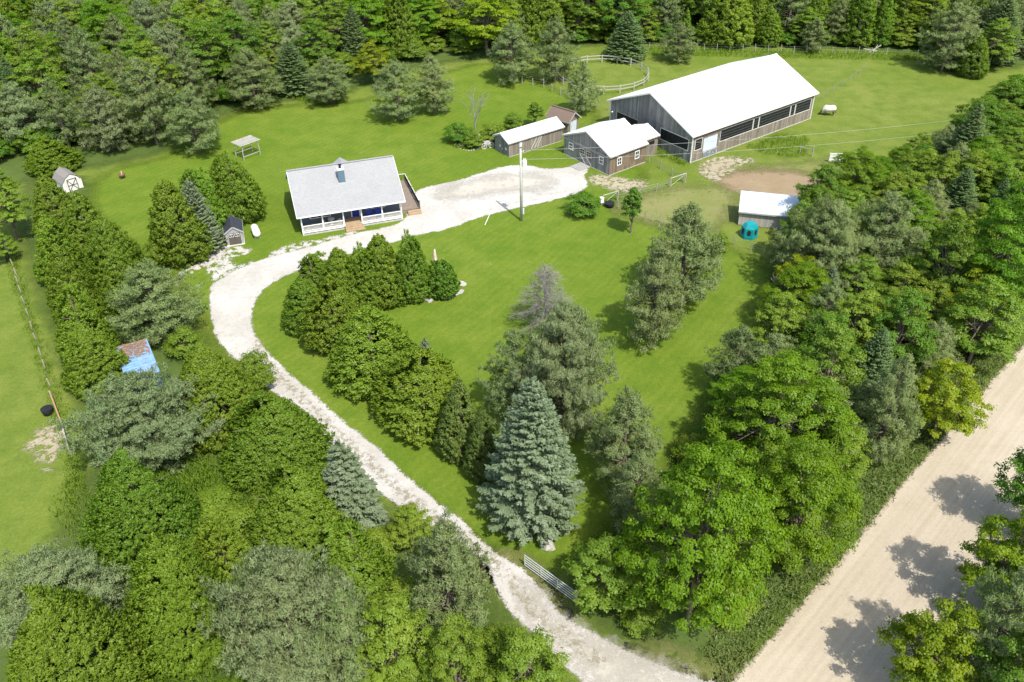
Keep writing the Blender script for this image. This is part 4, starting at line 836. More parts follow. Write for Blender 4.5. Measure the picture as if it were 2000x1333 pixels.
def horse():
    P = (G(1608, 226) + G(1626, 226))/2; b = empty('horse', P, R(170), 'dark horse grazing in a cream rug beyond the barn', 'horse')
    J = {'pelvis': ((-.62, 0, 1.22), .30), 'belly': ((-.1, 0, 1.15), .33), 'chest': ((.48, 0, 1.15), .32), 'neck1': ((.8, 0, 1.1), .21), 'neck2': ((1.1, 0, .72), .14), 'head': ((1.22, 0, .42), .13), 'nose': ((1.3, 0, .1), .075), 'tail1': ((-.95, 0, 1.2), .07), 'tail2': ((-1.08, 0, .7), .06), 'tail3': ((-1.05, 0, .4), .03)}
    E = [('pelvis', 'belly'), ('belly', 'chest'), ('chest', 'neck1'), ('neck1', 'neck2'), ('neck2', 'head'), ('head', 'nose'), ('pelvis', 'tail1'), ('tail1', 'tail2'), ('tail2', 'tail3')]
    for s, k in ((1, 'l'), (-1, 'r')):
        o = .1*s
        J.update({'hh' + k: ((-.66, .2*s, .95), .19), 'hk' + k: ((-.55 + o, .2*s, .72), .11), 'ho' + k: ((-.78 + o, .2*s, .5), .07), 'hf' + k: ((-.72 + o, .2*s, .1), .05), 'ht' + k: ((-.66 + o, .2*s, .03), .065), 'fs' + k: ((.5, .18*s, .85), .14), 'fk' + k: ((.52 - o, .18*s, .5), .075), 'ff' + k: ((.51 - o, .18*s, .1), .048), 'ft' + k: ((.56 - o, .18*s, .03), .062), 'er' + k: ((1.12, .09*s, .62), .03)})
        E += [('pelvis', 'hh' + k), ('hh' + k, 'hk' + k), ('hk' + k, 'ho' + k), ('ho' + k, 'hf' + k), ('hf' + k, 'ht' + k), ('chest', 'fs' + k), ('fs' + k, 'fk' + k), ('fk' + k, 'ff' + k), ('ff' + k, 'ft' + k), ('neck2', 'er' + k)]
    K = list(J); m = bpy.data.meshes.new('body'); m.from_pydata([J[k][0] for k in K], [(K.index(a), K.index(c)) for a, c in E], []); m.materials.append(MT['horse'])
    o = bpy.data.objects.new('body', m); COL.objects.link(o); o.parent = b
    md = o.modifiers.new('skin', 'SKIN'); md.use_smooth_shade = True
    if not m.skin_vertices: m.attributes.new('skin_vertices', 'FLOAT_VECTOR', 'POINT') if False else None
    if m.skin_vertices:
        for i, k in enumerate(K): m.skin_vertices[0].data[i].radius = (J[k][1], J[k][1]); m.skin_vertices[0].data[i].use_root = (i == 0)
    s2 = o.modifiers.new('sub', 'SUBSURF'); s2.levels = 1; s2.render_levels = 1
    V = []; F = []; n = 12; secs = [(-1.02, .12, 1.05), (-.96, .24, 1.12), (-.8, .35, 1.2), (-.5, .40, 1.22), (-.1, .385, 1.15), (.3, .39, 1.16), (.55, .39, 1.2), (.74, .32, 1.16), (.93, .23, .98), (1.12, .17, .72)]
    for i, (x, r_, z) in enumerate(secs):
        for j in range(n):
            q = R(-38) + R(256)*j/(n - 1); V.append((x, r_*1.02*math.cos(q), z + r_*1.15*math.sin(q) + (-.22 if 2 < i < 8 and j in (0, n - 1) else 0)))
    for i in range(len(secs) - 1):
        for j in range(n - 1): F.append((i*n + j, (i + 1)*n + j, (i + 1)*n + j + 1, i*n + j + 1))
    F.append(tuple(range(n)))
    rg = MB(); rg.add(V, F); ob = rg.build('rug', MT['rug'], b, True); md = ob.modifiers.new('thick', 'SOLIDIFY'); md.thickness = .03
horse()
# ---------------------------------------------------------------- foliage prototypes
def unit(v): return v/np.maximum(np.linalg.norm(v, axis=-1, keepdims=True), 1e-9)
def leaf_mesh(name, C, U, V, Nrm, tint, material):
    """many small pointed leaf faces, each a real rhomb of its own"""
    n = len(C); Nrm = unit(Nrm); V = V*np.where((np.cross(V, U)*Nrm).sum(1) < 0, -1.0, 1.0)[:, None]; P = np.empty((n, 4, 3)); P[:, 0] = C - U; P[:, 1] = C + V + U*.15; P[:, 2] = C + U; P[:, 3] = C - V + U*.15
    m = bpy.data.meshes.new(name); m.vertices.add(4*n); m.vertices.foreach_set('co', P.astype(np.float32).ravel())
    m.loops.add(4*n); m.loops.foreach_set('vertex_index', np.arange(4*n, dtype=np.int32)); m.polygons.add(n)
    m.polygons.foreach_set('loop_start', np.arange(0, 4*n, 4, dtype=np.int32))
    m.polygons.foreach_set('use_smooth', np.ones(n, bool)); m.materials.append(material)
    a = m.attributes.new('tint', 'FLOAT', 'POINT'); a.data.foreach_set('value', np.repeat(np.clip(tint, 0, 1), 4).astype(np.float32))
    m.update(calc_edges=True)
    m.normals_split_custom_set_from_vertices(np.repeat(Nrm, 4, 0).astype(np.float32))
    return m
def perp(U, r):
    W_ = unit(np.cross(U, r.normal(size=U.shape))); return W_
class Tree: pass
def cluster_leaves(r, cen, out, n, spread, ln, wd, dirmix=.7, flat=0.0, nblend=.65, tj=.25):
    """n leaves round each cluster centre; out = the way each cluster faces"""
    k = len(cen); c = np.repeat(cen, n, 0); o = np.repeat(out, n, 0); sp = np.repeat(spread if hasattr(spread, '__len__') else np.full(k, spread), n)[:, None]
    d = r.normal(size=c.shape); d = d/np.maximum(np.linalg.norm(d, axis=1, keepdims=True), 1e-6)*r.random((len(c), 1))**.45
    d = d - o*np.minimum(0, (d*o).sum(1))[:, None]*.9                # mostly the outer half
    pos = c + d*sp*np.array([1, 1, 1 - flat])
    U = unit(o*dirmix + r.normal(size=c.shape)*.62 + d*.5); fc = unit(o*.7 + d*.6 + np.array([.12, -.25, .45]) + r.normal(size=c.shape)*.38); V = unit(np.cross(fc, U)); L = ln*r.uniform(.65, 1.35, len(c))[:, None]
    fn = unit(np.cross(U, V)); fn = fn*np.sign((fn*o).sum(1) + 1e-6)[:, None]
    Nn = unit(unit(o*.6 + d*.9)*nblend + fn*(1 - nblend))
    t = np.repeat(r.random(k), n)*(1 - tj) + r.random(len(c))*tj
    return pos, U*L*.5, V*wd*.5*r.uniform(.7, 1.3, len(c))[:, None], Nn, t
def cat(parts): return [np.concatenate(x) for x in zip(*parts)]
def lob(r, m=5):
    a = r.normal(size=m)*.5; p = r.uniform(0, 6.28, m); q = r.uniform(-3, 3, m); f = np.arange(1, m + 1)
    return lambda th, t: (np.sin(th[:, None]*f + p + q*t[:, None]*3)*a/f).sum(1)
def limb_mesh(name, limbs, material, n=5):
    b = MB()
    for pts, rads in limbs: b.tube(pts, rads, n, cap=False)
    return b.mesh(name, material, True)
PROTO = {}
def proto(kind, crown, trunk, h, r): PROTO.setdefault(kind, []).append((crown, trunk, h, r))
def make_cedar(seed, kind, mt, h=8.0, R0=2.5, sharp=.62, nc=1500, per=22, ln=.215, wd=.085, tips=1, rag=.10):
    r = np.random.default_rng(seed); parts = []; lf = lob(r); tipx = [(0, 0, 1.0)] + [(r.normal()*.35, r.normal()*.35, r.uniform(.8, .95)) for _ in range(tips - 1)]
    prof = lambda t: 1.10*np.maximum((1 - t), 0)**sharp*np.minimum(1, .74 + t*1.7)
    # sprays: each a lump of its own that pushes out and up from the crown, plus a closed layer behind them
    nb = max(60, nc//4); t = r.random(nb*4); t = t[r.random(len(t)) < prof(t) + .12][:nb]; th = r.uniform(0, 2*math.pi, len(t)); ph = r.random(len(t))
    reach = R0*prof(t)*(1 + rag*lf(th, t))*r.uniform(.96, 1.05 + rag*.15, len(t)); m = 4; s = np.tile(np.linspace(.80, 1.0, m), len(t)); tt = np.repeat(t, m); aa = np.repeat(th, m); rr_ = np.repeat(reach, m)
    lat = r.normal(size=len(s))*.22*(1.55 - s); rad = rr_*s; z = .2 + tt*(h - .5) + (s - .80)*rr_*.42 + r.normal(size=len(s))*.13
    c1 = np.stack([rad*np.cos(aa) - lat*np.sin(aa), rad*np.sin(aa) + lat*np.cos(aa), z], 1); tb = np.repeat(ph, m)
    n2 = nc//3; t2 = r.random(n2*4); t2 = t2[r.random(len(t2)) < prof(t2) + .1][:n2]; a2 = r.uniform(0, 2*math.pi, len(t2)); q2 = R0*prof(t2)*(1 + rag*lf(a2, t2))*r.uniform(.62, .86, len(t2))
    c2 = np.stack([q2*np.cos(a2), q2*np.sin(a2), .2 + t2*(h - .5)], 1); cen = np.vstack([c1, c2]); th = np.concatenate([aa, a2]); t = np.concatenate([tt, t2])
    if tips > 1:
        kx = ((th/6.2832*tips + .37) % tips).astype(int)
        for i, (a, b, sc_) in enumerate(tipx): w_ = (kx == i); cen[:, 0] += w_*t*a*R0*.9; cen[:, 1] += w_*t*b*R0*.9; cen[:, 2] *= np.where(w_, sc_, 1)
    out = unit(np.stack([np.cos(th), np.sin(th), .45 + .7*t + r.normal(size=len(t))*.15], 1))
    P1 = list(cluster_leaves(r, cen, out, per, r.uniform(.14, .27, len(t)), ln, wd, 1.2, nblend=.72)); P1[4] = np.clip(P1[4]*.55 + np.repeat(np.concatenate([tb, r.random(len(t2))]), per)*.45, 0, 1); parts.append(P1)
    q = np.stack([np.zeros(9), np.zeros(9), np.linspace(h*.86, h, 9)], 1); parts.append(cluster_leaves(r, q, np.tile([0, 0, 1.0], (9, 1)), 12, .16, ln, wd, 1.2))
    limbs = [([(0, 0, 0), (0, 0, h*.5), (0, 0, h*.95)], [R0*.09, R0*.055, .02])]
    for i in range(10): a = i*2.4; zz = .4 + i*h*.06; limbs.append(([(0, 0, zz), (math.cos(a)*R0*.6, math.sin(a)*R0*.6, zz + .5)], [.05, .02]))
    proto(kind, leaf_mesh(kind + '_crown', *cat(parts), LF[mt]), limb_mesh(kind + '_trunk', limbs, MT['bark']), h, R0)
def make_pine(seed, kind, mt, h=9.0, R0=3.2, nb=84, clear=.09, tl=.25, dens=1.0, bark='bark'):
    r = np.random.default_rng(seed); limbs = [([(0, 0, 0), (r.normal()*.1, r.normal()*.1, h*.45), (0, 0, h*.97)], [h*.022, h*.016, .03])]; cen = []; out = []; sp = []
    lx = r.uniform(0, 6.28)
    for i in range(nb):
        t = clear + (1 - clear)*(i + r.random()*.8)/nb; th = i*2.399 + r.normal()*.35
        prof = min(1, .55 + 1.5*(t - clear))*(1 - ((t - .22)/.78)**1.35*.90 if t > .22 else 1); prof = max(prof, .10)
        Ln = 1.24*R0*prof*r.uniform(.72, 1.08)*(1 + .14*math.sin(th*2 + lx)); z0 = h*t*.93; el = -.05 + .55*t + r.normal()*.10
        d = np.array([math.cos(th), math.sin(th), el]); p0 = np.array([0, 0, z0]); p1 = p0 + d*Ln*.55; p2 = p0 + d*Ln + np.array([0, 0, .10*Ln])
        limbs.append(([p0, p1, p2], [.06*(1 - t) + .025, .03, .012]))
        m = max(3, int(Ln*4.6*dens)); side = np.array([-math.sin(th), math.cos(th), 0])
        for k in range(m):
            s = .32 + .68*(k + r.random())/m; w_ = .34*Ln*(s if s < .75 else 1.5 - s)
            c = p0 + d*Ln*s + np.array([0, 0, .10*Ln*s*s]) + side*r.uniform(-1, 1)*w_ + np.array([0, 0, r.normal()*.12 + .05])
            cen.append(c); out.append(np.array([d[0]*.5, d[1]*.5, .9]) + r.normal(size=3)*.22); sp.append(r.uniform(.24, .42))
    for k in range(8): cen.append(np.array([r.normal()*.15, r.normal()*.15, h*(.88 + .015*k)])); out.append(np.array([0, 0, 1.0])); sp.append(.22)
    P = cluster_leaves(r, np.array(cen), unit(np.array(out)), 33, np.array(sp), tl, .055, .45, .15, .55)
    proto(kind, leaf_mesh(kind + '_crown', *P, LF[mt]), limb_mesh(kind + '_trunk', limbs, MT[bark]), h, R0)
def make_spruce(seed, kind, mt, h=9.0, R0=2.7, droop=-.12, lay=.36, ln=.235, wd=.08, nb0=24, gap=1.0, dn=58):
    r = np.random.default_rng(seed); parts = []; limbs = [([(0, 0, 0), (0, 0, h*.5), (0, 0, h)], [h*.02, h*.012, .015])]; z = .45; cen = []; out = []; U_ = []; i = 0
    C_, UU, VV, NN, TT = [], [], [], [], []
    while z < h - .25:
        t = z/h; Rz = 1.28*R0*(1 - t)**.74*min(1, .66 + t*3.2); nb = max(4, int(nb0*(1 - t)**.45)); ph = r.uniform(0, 6.28)
        for b in range(nb):
            th = ph + 2*math.pi*b/nb + r.normal()*.12; Ln = Rz*r.uniform(.78, 1.06); el = droop + .75*t**1.5 + r.normal()*.06; zz = z + r.normal()*.1
            d = np.array([math.cos(th), math.sin(th), 0]); sd = np.array([-d[1], d[0], 0]); tw = r.random()
            n = max(8, int(Ln*dn)); s = r.random(n)**.62; lat = r.uniform(-1, 1, n)*np.minimum(.34*Ln, .62)*(1.15 - s); zc = zz + Ln*s*el + .16*Ln*s**3 - np.abs(lat)*.22
            c = d*(Ln*s)[:, None] + sd*lat[:, None]; c[:, 2] = zc + r.normal(size=n)*.035
            u = unit(d*.8 + sd*np.sign(lat)[:, None]*.75 + np.array([0, 0, -.1 + .35*t]) + r.normal(size=(n, 3))*.3)
            v = unit(np.cross(u, np.array([0, 0, 1.0]) + r.normal(size=(n, 3))*.5)); L = ln*r.uniform(.7, 1.3, n)[:, None]
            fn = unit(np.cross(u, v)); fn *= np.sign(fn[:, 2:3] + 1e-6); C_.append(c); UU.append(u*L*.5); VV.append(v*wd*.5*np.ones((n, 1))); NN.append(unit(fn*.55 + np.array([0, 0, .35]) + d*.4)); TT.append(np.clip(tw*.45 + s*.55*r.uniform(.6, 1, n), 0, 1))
            if b % 3 == 0: limbs.append(([(0, 0, zz), tuple(d*Ln*.8 + np.array([0, 0, zz + Ln*el*.8]))], [.03, .008]))
        z += lay*gap*(1 - .35*t)*r.uniform(.85, 1.15)
    q = np.stack([np.zeros(6), np.zeros(6), np.linspace(h*.93, h, 6)], 1); P2 = cluster_leaves(r, q, np.tile([0, 0, 1.0], (6, 1)), 12, .13, ln, wd, 1.0)
    P = [np.concatenate([np.concatenate(x), y]) for x, y in zip((C_, UU, VV, NN, TT), P2)]
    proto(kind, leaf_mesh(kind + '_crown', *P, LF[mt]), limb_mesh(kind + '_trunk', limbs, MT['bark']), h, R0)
def make_broad(seed, kind, mt, h=10.0, R0=3.8, base=.04, nl=120, per=170, ls=.25, lobr=(.65, 1.15), top=.9, flat=.45, bark='bark', shape=1.0):
    """broadleaf crown: flattened sprays of leaves carried at the ends of real limbs"""
    r = np.random.default_rng(seed); limbs = [([(0, 0, 0), (r.normal()*.1, r.normal()*.1, h*.3), (r.normal()*.25, r.normal()*.25, h*.62)], [h*.02 + .03, h*.015 + .02, .05])]; cen = []; out = []; sp = []; lf = lob(r, 4)
    zc = h*(base + 1)/2; hz = h*(1 - base)/2*.97
    for i in range(nl):
        u = r.normal(size=3); u /= np.linalg.norm(u); k = r.uniform(.74, 1.0) if r.random() < .8 else r.uniform(.35, .75)
        if u[2] < -.55: u[2] *= .5
        th = np.array([math.atan2(u[1], u[0])]); mm = 1 + .26*lf(th, np.array([u[2]]))[0]
        zz = u[2]; hr = (1 - max(0, zz)**2*0)*1.0; taper = 1 - .32*shape*max(0, zz)
        c = np.array([u[0]*R0*k*mm*taper, u[1]*R0*k*mm*taper, zc + zz*hz*k*(1 if zz > 0 else .95)])
        cen.append(c); out.append(unit(np.array([u[0]*.6, u[1]*.6, max(.25, zz) + .55]))); sp.append(r.uniform(*lobr)*R0/3.8)
        if i % 4 == 0: p0 = np.array([0, 0, h*(.22 + .35*r.random())]); limbs.append(([p0, (p0 + c)/2 + np.array([0, 0, -.1]), c], [.09, .05, .015]))
    cen, out, sp = np.array(cen), np.array(out), np.array(sp); k = len(cen); n = per
    c = np.repeat(cen, n, 0); o = np.repeat(out, n, 0); s_ = np.repeat(sp, n)[:, None]; d = r.normal(size=c.shape); d = unit(d)*r.uniform(.35, 1.0, (len(c), 1)); d[:, 2] = np.abs(d[:, 2])*1.0 - .18
    # ragged spray edge
    az = np.arctan2(d[:, 1], d[:, 0]); ph = np.repeat(r.uniform(0, 6.28, k), n); d[:, :2] *= (1 + .28*np.sin(az*3 + ph) + .15*np.sin(az*7 + ph*2))[:, None]
    pos = c + d*s_*np.array([1, 1, 1 - flat]); nn = unit(o*.55 + d*.45 + r.normal(size=c.shape)*.42 + np.array([0, 0, .25])); U = perp(nn, r); V = np.cross(nn, U); L = ls*r.uniform(.6, 1.3, len(c))[:, None]
    N2 = unit(nn*.62 + unit(o*.5 + d)*.38); t = np.repeat(r.random(k), n)*.6 + r.random(len(c))*.4
    proto(kind, leaf_mesh(kind + '_crown', pos, U*L*.5, V*L*.42, N2, t, LF[mt]), limb_mesh(kind + '_trunk', limbs, MT[bark]), h, R0)
def make_bare(seed, kind, h, R0, depth_=4, bark='palebark', cone=False, nb=46):
    r = np.random.default_rng(seed); limbs = []; fine = []
    if cone:
        limbs.append(([(0, 0, 0), (0, 0, h*.5), (0, 0, h)], [.13, .08, .015]))
        for i in range(nb*3):
            t = .08 + .9*i/(nb*3); th = i*2.4 + r.normal()*.3; Ln = 1.2*R0*(1 - t)**.6*r.uniform(.75, 1.1); d = np.array([math.cos(th), math.sin(th), .12 + r.normal()*.1]); p0 = np.array([0, 0, h*t]); tip = p0 + d*Ln
            limbs.append(([p0, (p0 + tip)/2 + np.array([0, 0, -.06]), tip], [.025, .014, .006]))
            for k in range(int(10 + Ln*12)):
                s = r.uniform(.2, 1); q = p0 + d*Ln*s; e = q + unit(d*.6 + r.normal(size=3)*.7)*r.uniform(.2, .5); fine.append(([q, e], [.011, .005]))
    else:
        def grow(p, d, L, rad, dep):
            e = p + d*L; m = (p + e)/2 + r.normal(size=3)*L*.06; limbs.append(([p, m, e], [rad, rad*.8, rad*.62]))
            if dep == 0: return
            for k in range(r.integers(2, 4)): grow(e if k else m + (e - m)*.6, unit(d + r.normal(size=3)*.42 + np.array([0, 0, .12])), L*r.uniform(.58, .8), rad*.6, dep - 1)
        for k in range(3): grow(np.array([r.normal()*.1, r.normal()*.1, 0]), unit(np.array([r.normal()*.22, r.normal()*.22, 1])), h*.32, .085, depth_)
    PROTO.setdefault(kind, []).append((limb_mesh(kind + '_twigs', fine, MT[bark], 3) if fine else None, limb_mesh(kind + '_limbs', limbs, MT[bark], 5), h, R0))
for s in range(3): make_cedar(10 + s, 'cedar', 'cedar', tips=(1, 3, 2)[s], sharp=(.6, .6, .52)[s], rag=(.12, .14, .18)[s])
make_cedar(14, 'cedar', 'cedar', h=7.5, R0=2.8, sharp=.52, tips=2, rag=.2)
for s in range(2): make_cedar(16 + s, 'big_cedar', 'cedar', h=9.5, R0=4.6, sharp=.68, nc=4000, per=20, ln=.225, wd=.095, tips=1 + s, rag=.12)
for s in range(2): make_cedar(20 + s, 'juniper', 'darkcedar', h=7.5, R0=2.2, sharp=.68, nc=1000, rag=.2)
make_cedar(24, 'slim_cedar', 'cedar', h=9.5, R0=1.9, sharp=.62, nc=800); make_cedar(25, 'slim_cedar', 'cedar', h=9.0, R0=1.8, sharp=.7, nc=800, rag=.2)
make_cedar(28, 'round_shrub', 'dark', h=4.0, R0=2.2, sharp=.42, nc=620, per=26, ln=.26, wd=.16, rag=.06)
for s in range(3): make_pine(30 + s, 'pine', 'pine', dens=1.0 - .1*s)
make_pine(34, 'pine', 'pine', h=8.5, R0=3.4, clear=.05, nb=88)
for s in range(2): make_pine(36 + s, 'blue_pine', 'bluepine', h=8.0, R0=3.6, clear=.05, nb=90)
for s in range(2): make_pine(37 + s*5, 'big_pine', 'pine' if s else 'bluepine', h=9.5, R0=5.2, clear=.05, nb=150, dens=1.15)
make_pine(39, 'thin_pine', 'pine', h=9.5, R0=2.8, clear=.16, nb=56, dens=.75)
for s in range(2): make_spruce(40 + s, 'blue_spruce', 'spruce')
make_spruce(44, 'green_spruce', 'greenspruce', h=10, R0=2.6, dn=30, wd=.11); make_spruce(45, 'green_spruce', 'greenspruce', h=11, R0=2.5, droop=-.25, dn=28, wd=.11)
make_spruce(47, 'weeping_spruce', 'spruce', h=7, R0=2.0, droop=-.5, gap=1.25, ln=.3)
for s in range(2): make_broad(50 + s, 'maple', 'maple', h=11, R0=4.2, nl=200, per=240, ls=.155, lobr=(.5, .95), flat=.58)
for s in range(2): make_broad(53 + s*4, 'big_maple', 'maple', h=12, R0=6.0, nl=320, per=225, ls=.17, lobr=(.32, .66), flat=.58)
for s in range(2): make_broad(55 + s, 'yellow_tree', 'yellow', h=8, R0=3.0, nl=140, per=160, ls=.16, flat=.55, lobr=(.55, .95))
for s in range(3): make_broad(60 + s, 'leafy_tree', 'decid', h=9, R0=3.0, nl=150, per=160, ls=.15, flat=.5, lobr=(.5, .9), shape=1.4)
for s in range(2): make_broad(65 + s, 'dark_tree', 'dark', h=9, R0=3.2, nl=150, per=160, ls=.155, flat=.5, lobr=(.55, .95))
make_broad(68, 'young_tree', 'dark', h=4.6, R0=1.0, base=.2, nl=70, per=110, ls=.14, lobr=(1.1, 1.7), shape=1.6)
for s in range(2): make_broad(70 + s, 'bush', 'decid', h=2.6, R0=1.9, base=.0, nl=80, per=150, ls=.13, lobr=(.9, 1.5))
make_broad(73, 'dark_bush', 'dark', h=2.6, R0=1.8, base=.0, nl=80, per=150, ls=.13, lobr=(.9, 1.5))
make_bare(80, 'dead_conifer', 8.0, 2.5, cone=True); make_bare(82, 'bare_tree', 8, 2); make_bare(84, 'bare_bush', 4.0, 1.5, 3)
NAMES = dict(big_cedar='cedar_tree', big_pine='pine_tree', big_maple='maple_tree', cedar='cedar_tree', juniper='juniper_tree', slim_cedar='cedar_tree', round_shrub='round_shrub', pine='pine_tree', blue_pine='pine_tree', thin_pine='pine_tree', blue_spruce='spruce_tree', green_spruce='spruce_tree', weeping_spruce='spruce_tree', maple='maple_tree', yellow_tree='leafy_tree', leafy_tree='leafy_tree', dark_tree='leafy_tree', young_tree='young_tree', bush='bush', dark_bush='bush', dead_conifer='dead_tree', bare_tree='dead_tree', bare_bush='dead_bush')
CATS = {k: ('shrub' if 'shrub' in v or 'bush' in v else 'tree') for k, v in NAMES.items()}
def plant(kind, P, h, r, label, group=None, var=None):
    L = PROTO[kind]; c, tk, h0, r0 = L[random.randrange(len(L)) if var is None else var % len(L)]
    o = empty(NAMES[kind], (P[0], P[1], 0), random.uniform(0, 6.28), label, CATS[kind], group); sc = (r/r0, r/r0, h/h0)
    if c: inst('crown' if 'dead' not in NAMES[kind] else 'twigs', c, o, sc=sc)
    inst('trunk', tk, o, sc=sc); return o
KB = dict(big_cedar=.8, big_pine=.7, big_maple=.55, cedar=.8, juniper=.8, slim_cedar=.8, round_shrub=.8, pine=.62, blue_pine=.75, thin_pine=.4, blue_spruce=.8, green_spruce=.7, weeping_spruce=.6, maple=.55, yellow_tree=.6, leafy_tree=.6, dark_tree=.6, young_tree=.3, bush=.85, dark_bush=.85, dead_conifer=.1, bare_tree=0, bare_bush=.1)
KT = dict(big_maple=.45, big_pine=.2, maple=.45, yellow_tree=.4, leafy_tree=.35, dark_tree=.4, round_shrub=.4, bush=.4, dark_bush=.4, pine=.12, blue_pine=.2)
PLANTED = []; SZ = []
def fit(kind, x0, y0, x1, y1, base=None):
    """real place and size of a plant whose crown covers this part of the picture"""
    cx = (x0 + x1)/2; P = G(*(base or (cx, y1))).copy(); r = 2.0; h = 6.0
    for it in range(14):
        r = (x1 - x0)/2*depth((P[0], P[1], h*.4))/FPX*1.0
        aw = np.array([P[0], P[1], 0]); aw = aw/np.linalg.norm(aw)
        h = max(.6, solve_h(P + aw*KT.get(kind, 0)*r, y0)); h = h*(1.06 if kind in KT else 1.0)
        if base is None:
            q = proj((P[0], P[1], h*.45)); P[0] += (cx - q[0])*depth((P[0], P[1], h*.45))/FPX
            f = P - aw*KB[kind]*r; yc = proj((f[0], f[1], 0)); P += (G(yc[0], y1) - G(yc[0], yc[1]))*np.array([.2, .8, 0])
    return P, h, r
def T(kind, x0, y0, x1, y1, label, base=None, group=None, var=None):
    P, h, r = fit(kind, x0, y0, x1, y1, base); PLANTED.append((P[0], P[1], r)); SZ.append((kind, round(h, 1), round(r, 1), x0)); return plant(kind, P, h, r, label, group, var)
# ---------------------------------------------------------------- trees that stand out in the photograph
HR = 'cedars of the curved row inside the driveway'
T('cedar', 544, 545, 647, 662, 'leftmost cedar of the row inside the driveway bend', group=HR, var=0)
T('cedar', 590, 548, 717, 700, 'broad cedar in front of the row inside the driveway bend', group=HR, var=3)
T('cedar', 564, 498, 662, 615, 'cedar at the back left corner of the row nearest the driveway', group=HR, var=2)
T('cedar', 621, 484, 711, 618, 'second cedar from the left along the back of the row', group=HR, var=0)
T('cedar', 663, 474, 751, 612, 'third cedar from the left along the back of the row', group=HR, var=2)
T('cedar', 696, 458, 795, 608, 'tall cedar in the middle of the back row facing the house', group=HR, var=0)
T('cedar', 757, 450, 838, 600, 'tall pointed cedar next to the round dark shrub', group=HR, var=2)
T('round_shrub', 826, 508, 896, 588, 'round dark green clipped shrub with boulders at its foot', var=0)
T('cedar', 636, 602, 813, 782, 'large bright cedar just above the driveway, left of centre', group=HR, var=1)
T('blue_spruce', 805, 662, 865, 800, 'small blue spruce whose tip shows behind the large cedar')
T('cedar', 730, 690, 916, 862, 'large cedar in the driveway row left of the grey pines', group=HR, var=3)
T('juniper', 850, 745, 950, 910, 'dull olive juniper between the large cedar and the blue spruce')
T('juniper', 905, 800, 985, 950, 'dull dark juniper tucked behind the left side of the blue spruce')
T('blue_spruce', 945, 742, 1132, 1066, 'large silvery blue spruce in the centre foreground beside the driveway', var=0)
T('big_pine', 1000, 598, 1200, 880, 'large grey green pine behind the blue spruce', var=0)
T('pine', 942, 648, 1062, 850, 'smaller pine on the left flank of the large central pine', var=1)
T('pine', 1140, 766, 1300, 985, 'pine on the lawn right of the blue spruce', var=0)
T('thin_pine', 1180, 880, 1310, 1060, 'thin pine with bare lower limbs beside the big maple')
T('dead_conifer', 985, 520, 1120, 650, 'dead grey leafless conifer standing on the central lawn', base=(1064, 645))
T('pine', 1203, 478, 1348, 690, 'leaning lawn pine with visible trunk in the middle of the central lawn', base=(1274, 672), var=1)
T('pine', 1255, 402, 1422, 610, 'large pine behind the lawn pine next to the paddock fence', var=0)
T('bush', 1385, 455, 1425, 500, 'small bush at the right foot of the paddock pine')
# lower right: maples
T('leafy_tree', 1098, 1045, 1262, 1225, 'small leafy tree overhanging the metal farm gate', var=0)
T('big_maple', 1215, 850, 1520, 1285, 'biggest bright green maple beside the driveway mouth', var=0)
T('big_maple', 1390, 680, 1650, 985, 'large maple at the edge of the lawn shadow', var=1)
T('maple', 1465, 845, 1655, 1145, 'maple overhanging the weeds at the roadside', var=2)
T('dark_tree', 1300, 900, 1430, 1090, 'dark leafy tree squeezed behind the biggest maple')
T('pine', 1380, 640, 1500, 800, 'grey pine at the right edge of the lawn behind the large maple', var=2)
T('leafy_tree', 1540, 620, 1690, 860, 'leafy tree with pale tips between the large maple and the dark pine', var=1)
T('pine', 1670, 700, 1800, 930, 'dark brownish pine near the road between leafy trees', var=0)
T('yellow_tree', 1775, 700, 1912, 880, 'bright yellow green tree overhanging the road edge', var=0)
T('leafy_tree', 1840, 540, 1990, 740, 'round leafy tree beside the road at the right edge', var=2)
T('maple', 1880, 360, 2040, 650, 'tall yellowish maple at the right edge of the picture', var=1)
T('dark_tree', 1790, 420, 1900, 640, 'dark tree left of the tall yellowish maple', var=0)
T('dark_tree', 1690, 560, 1820, 760, 'dark leafy tree above the brownish pine by the road', var=1)
T('leafy_tree', 1610, 560, 1730, 740, 'mid green leafy tree below the brown sided pine', var=0)
T('big_pine', 1520, 395, 1700, 610, 'wide grey brown pine beside the paddock shelter', var=1)
T('pine', 1640, 380, 1800, 590, 'second grey brown pine right of the wide one', var=1)
T('blue_spruce', 1585, 520, 1645, 640, 'little blue spruce tip below the wide grey brown pine')
T('bare_bush', 1500, 520, 1570, 620, 'leafless twiggy bush at the right edge of the lawn')
T('dark_tree', 1540, 360, 1640, 490, 'dark leafy tree hiding the right end of the paddock shelter', var=0)
T('green_spruce', 1850, 200, 1930, 360, 'tall spiky dark spruce above the pasture at the right')
T('leafy_tree', 1695, 335, 1775, 450, 'leafy tree at the top corner of the right wood near the white panel', var=2)
T('leafy_tree', 1745, 285, 1850, 400, 'rounded leafy tree along the pasture side of the right wood', var=1)
T('pine', 1820, 250, 1900, 350, 'dark small pine along the pasture side of the right wood', var=2)
# lower right corner beyond the road
T('yellow_tree', 1735, 1165, 1905, 1400, 'bright yellow green tree at the near road corner', var=1)
T('yellow_tree', 1890, 985, 2050, 1230, 'yellow green tree leaning over the road at the right border', var=0)
T('pine', 1850, 1120, 2030, 1400, 'dark pine in the bottom right corner', var=1)
T('dark_tree', 1960, 850, 2120, 1080, 'dark tree beyond the road at the right border', var=0)
T('dark_tree', 1900, 1220, 2080, 1480, 'dark leafy tree in the bottom right corner', var=1)
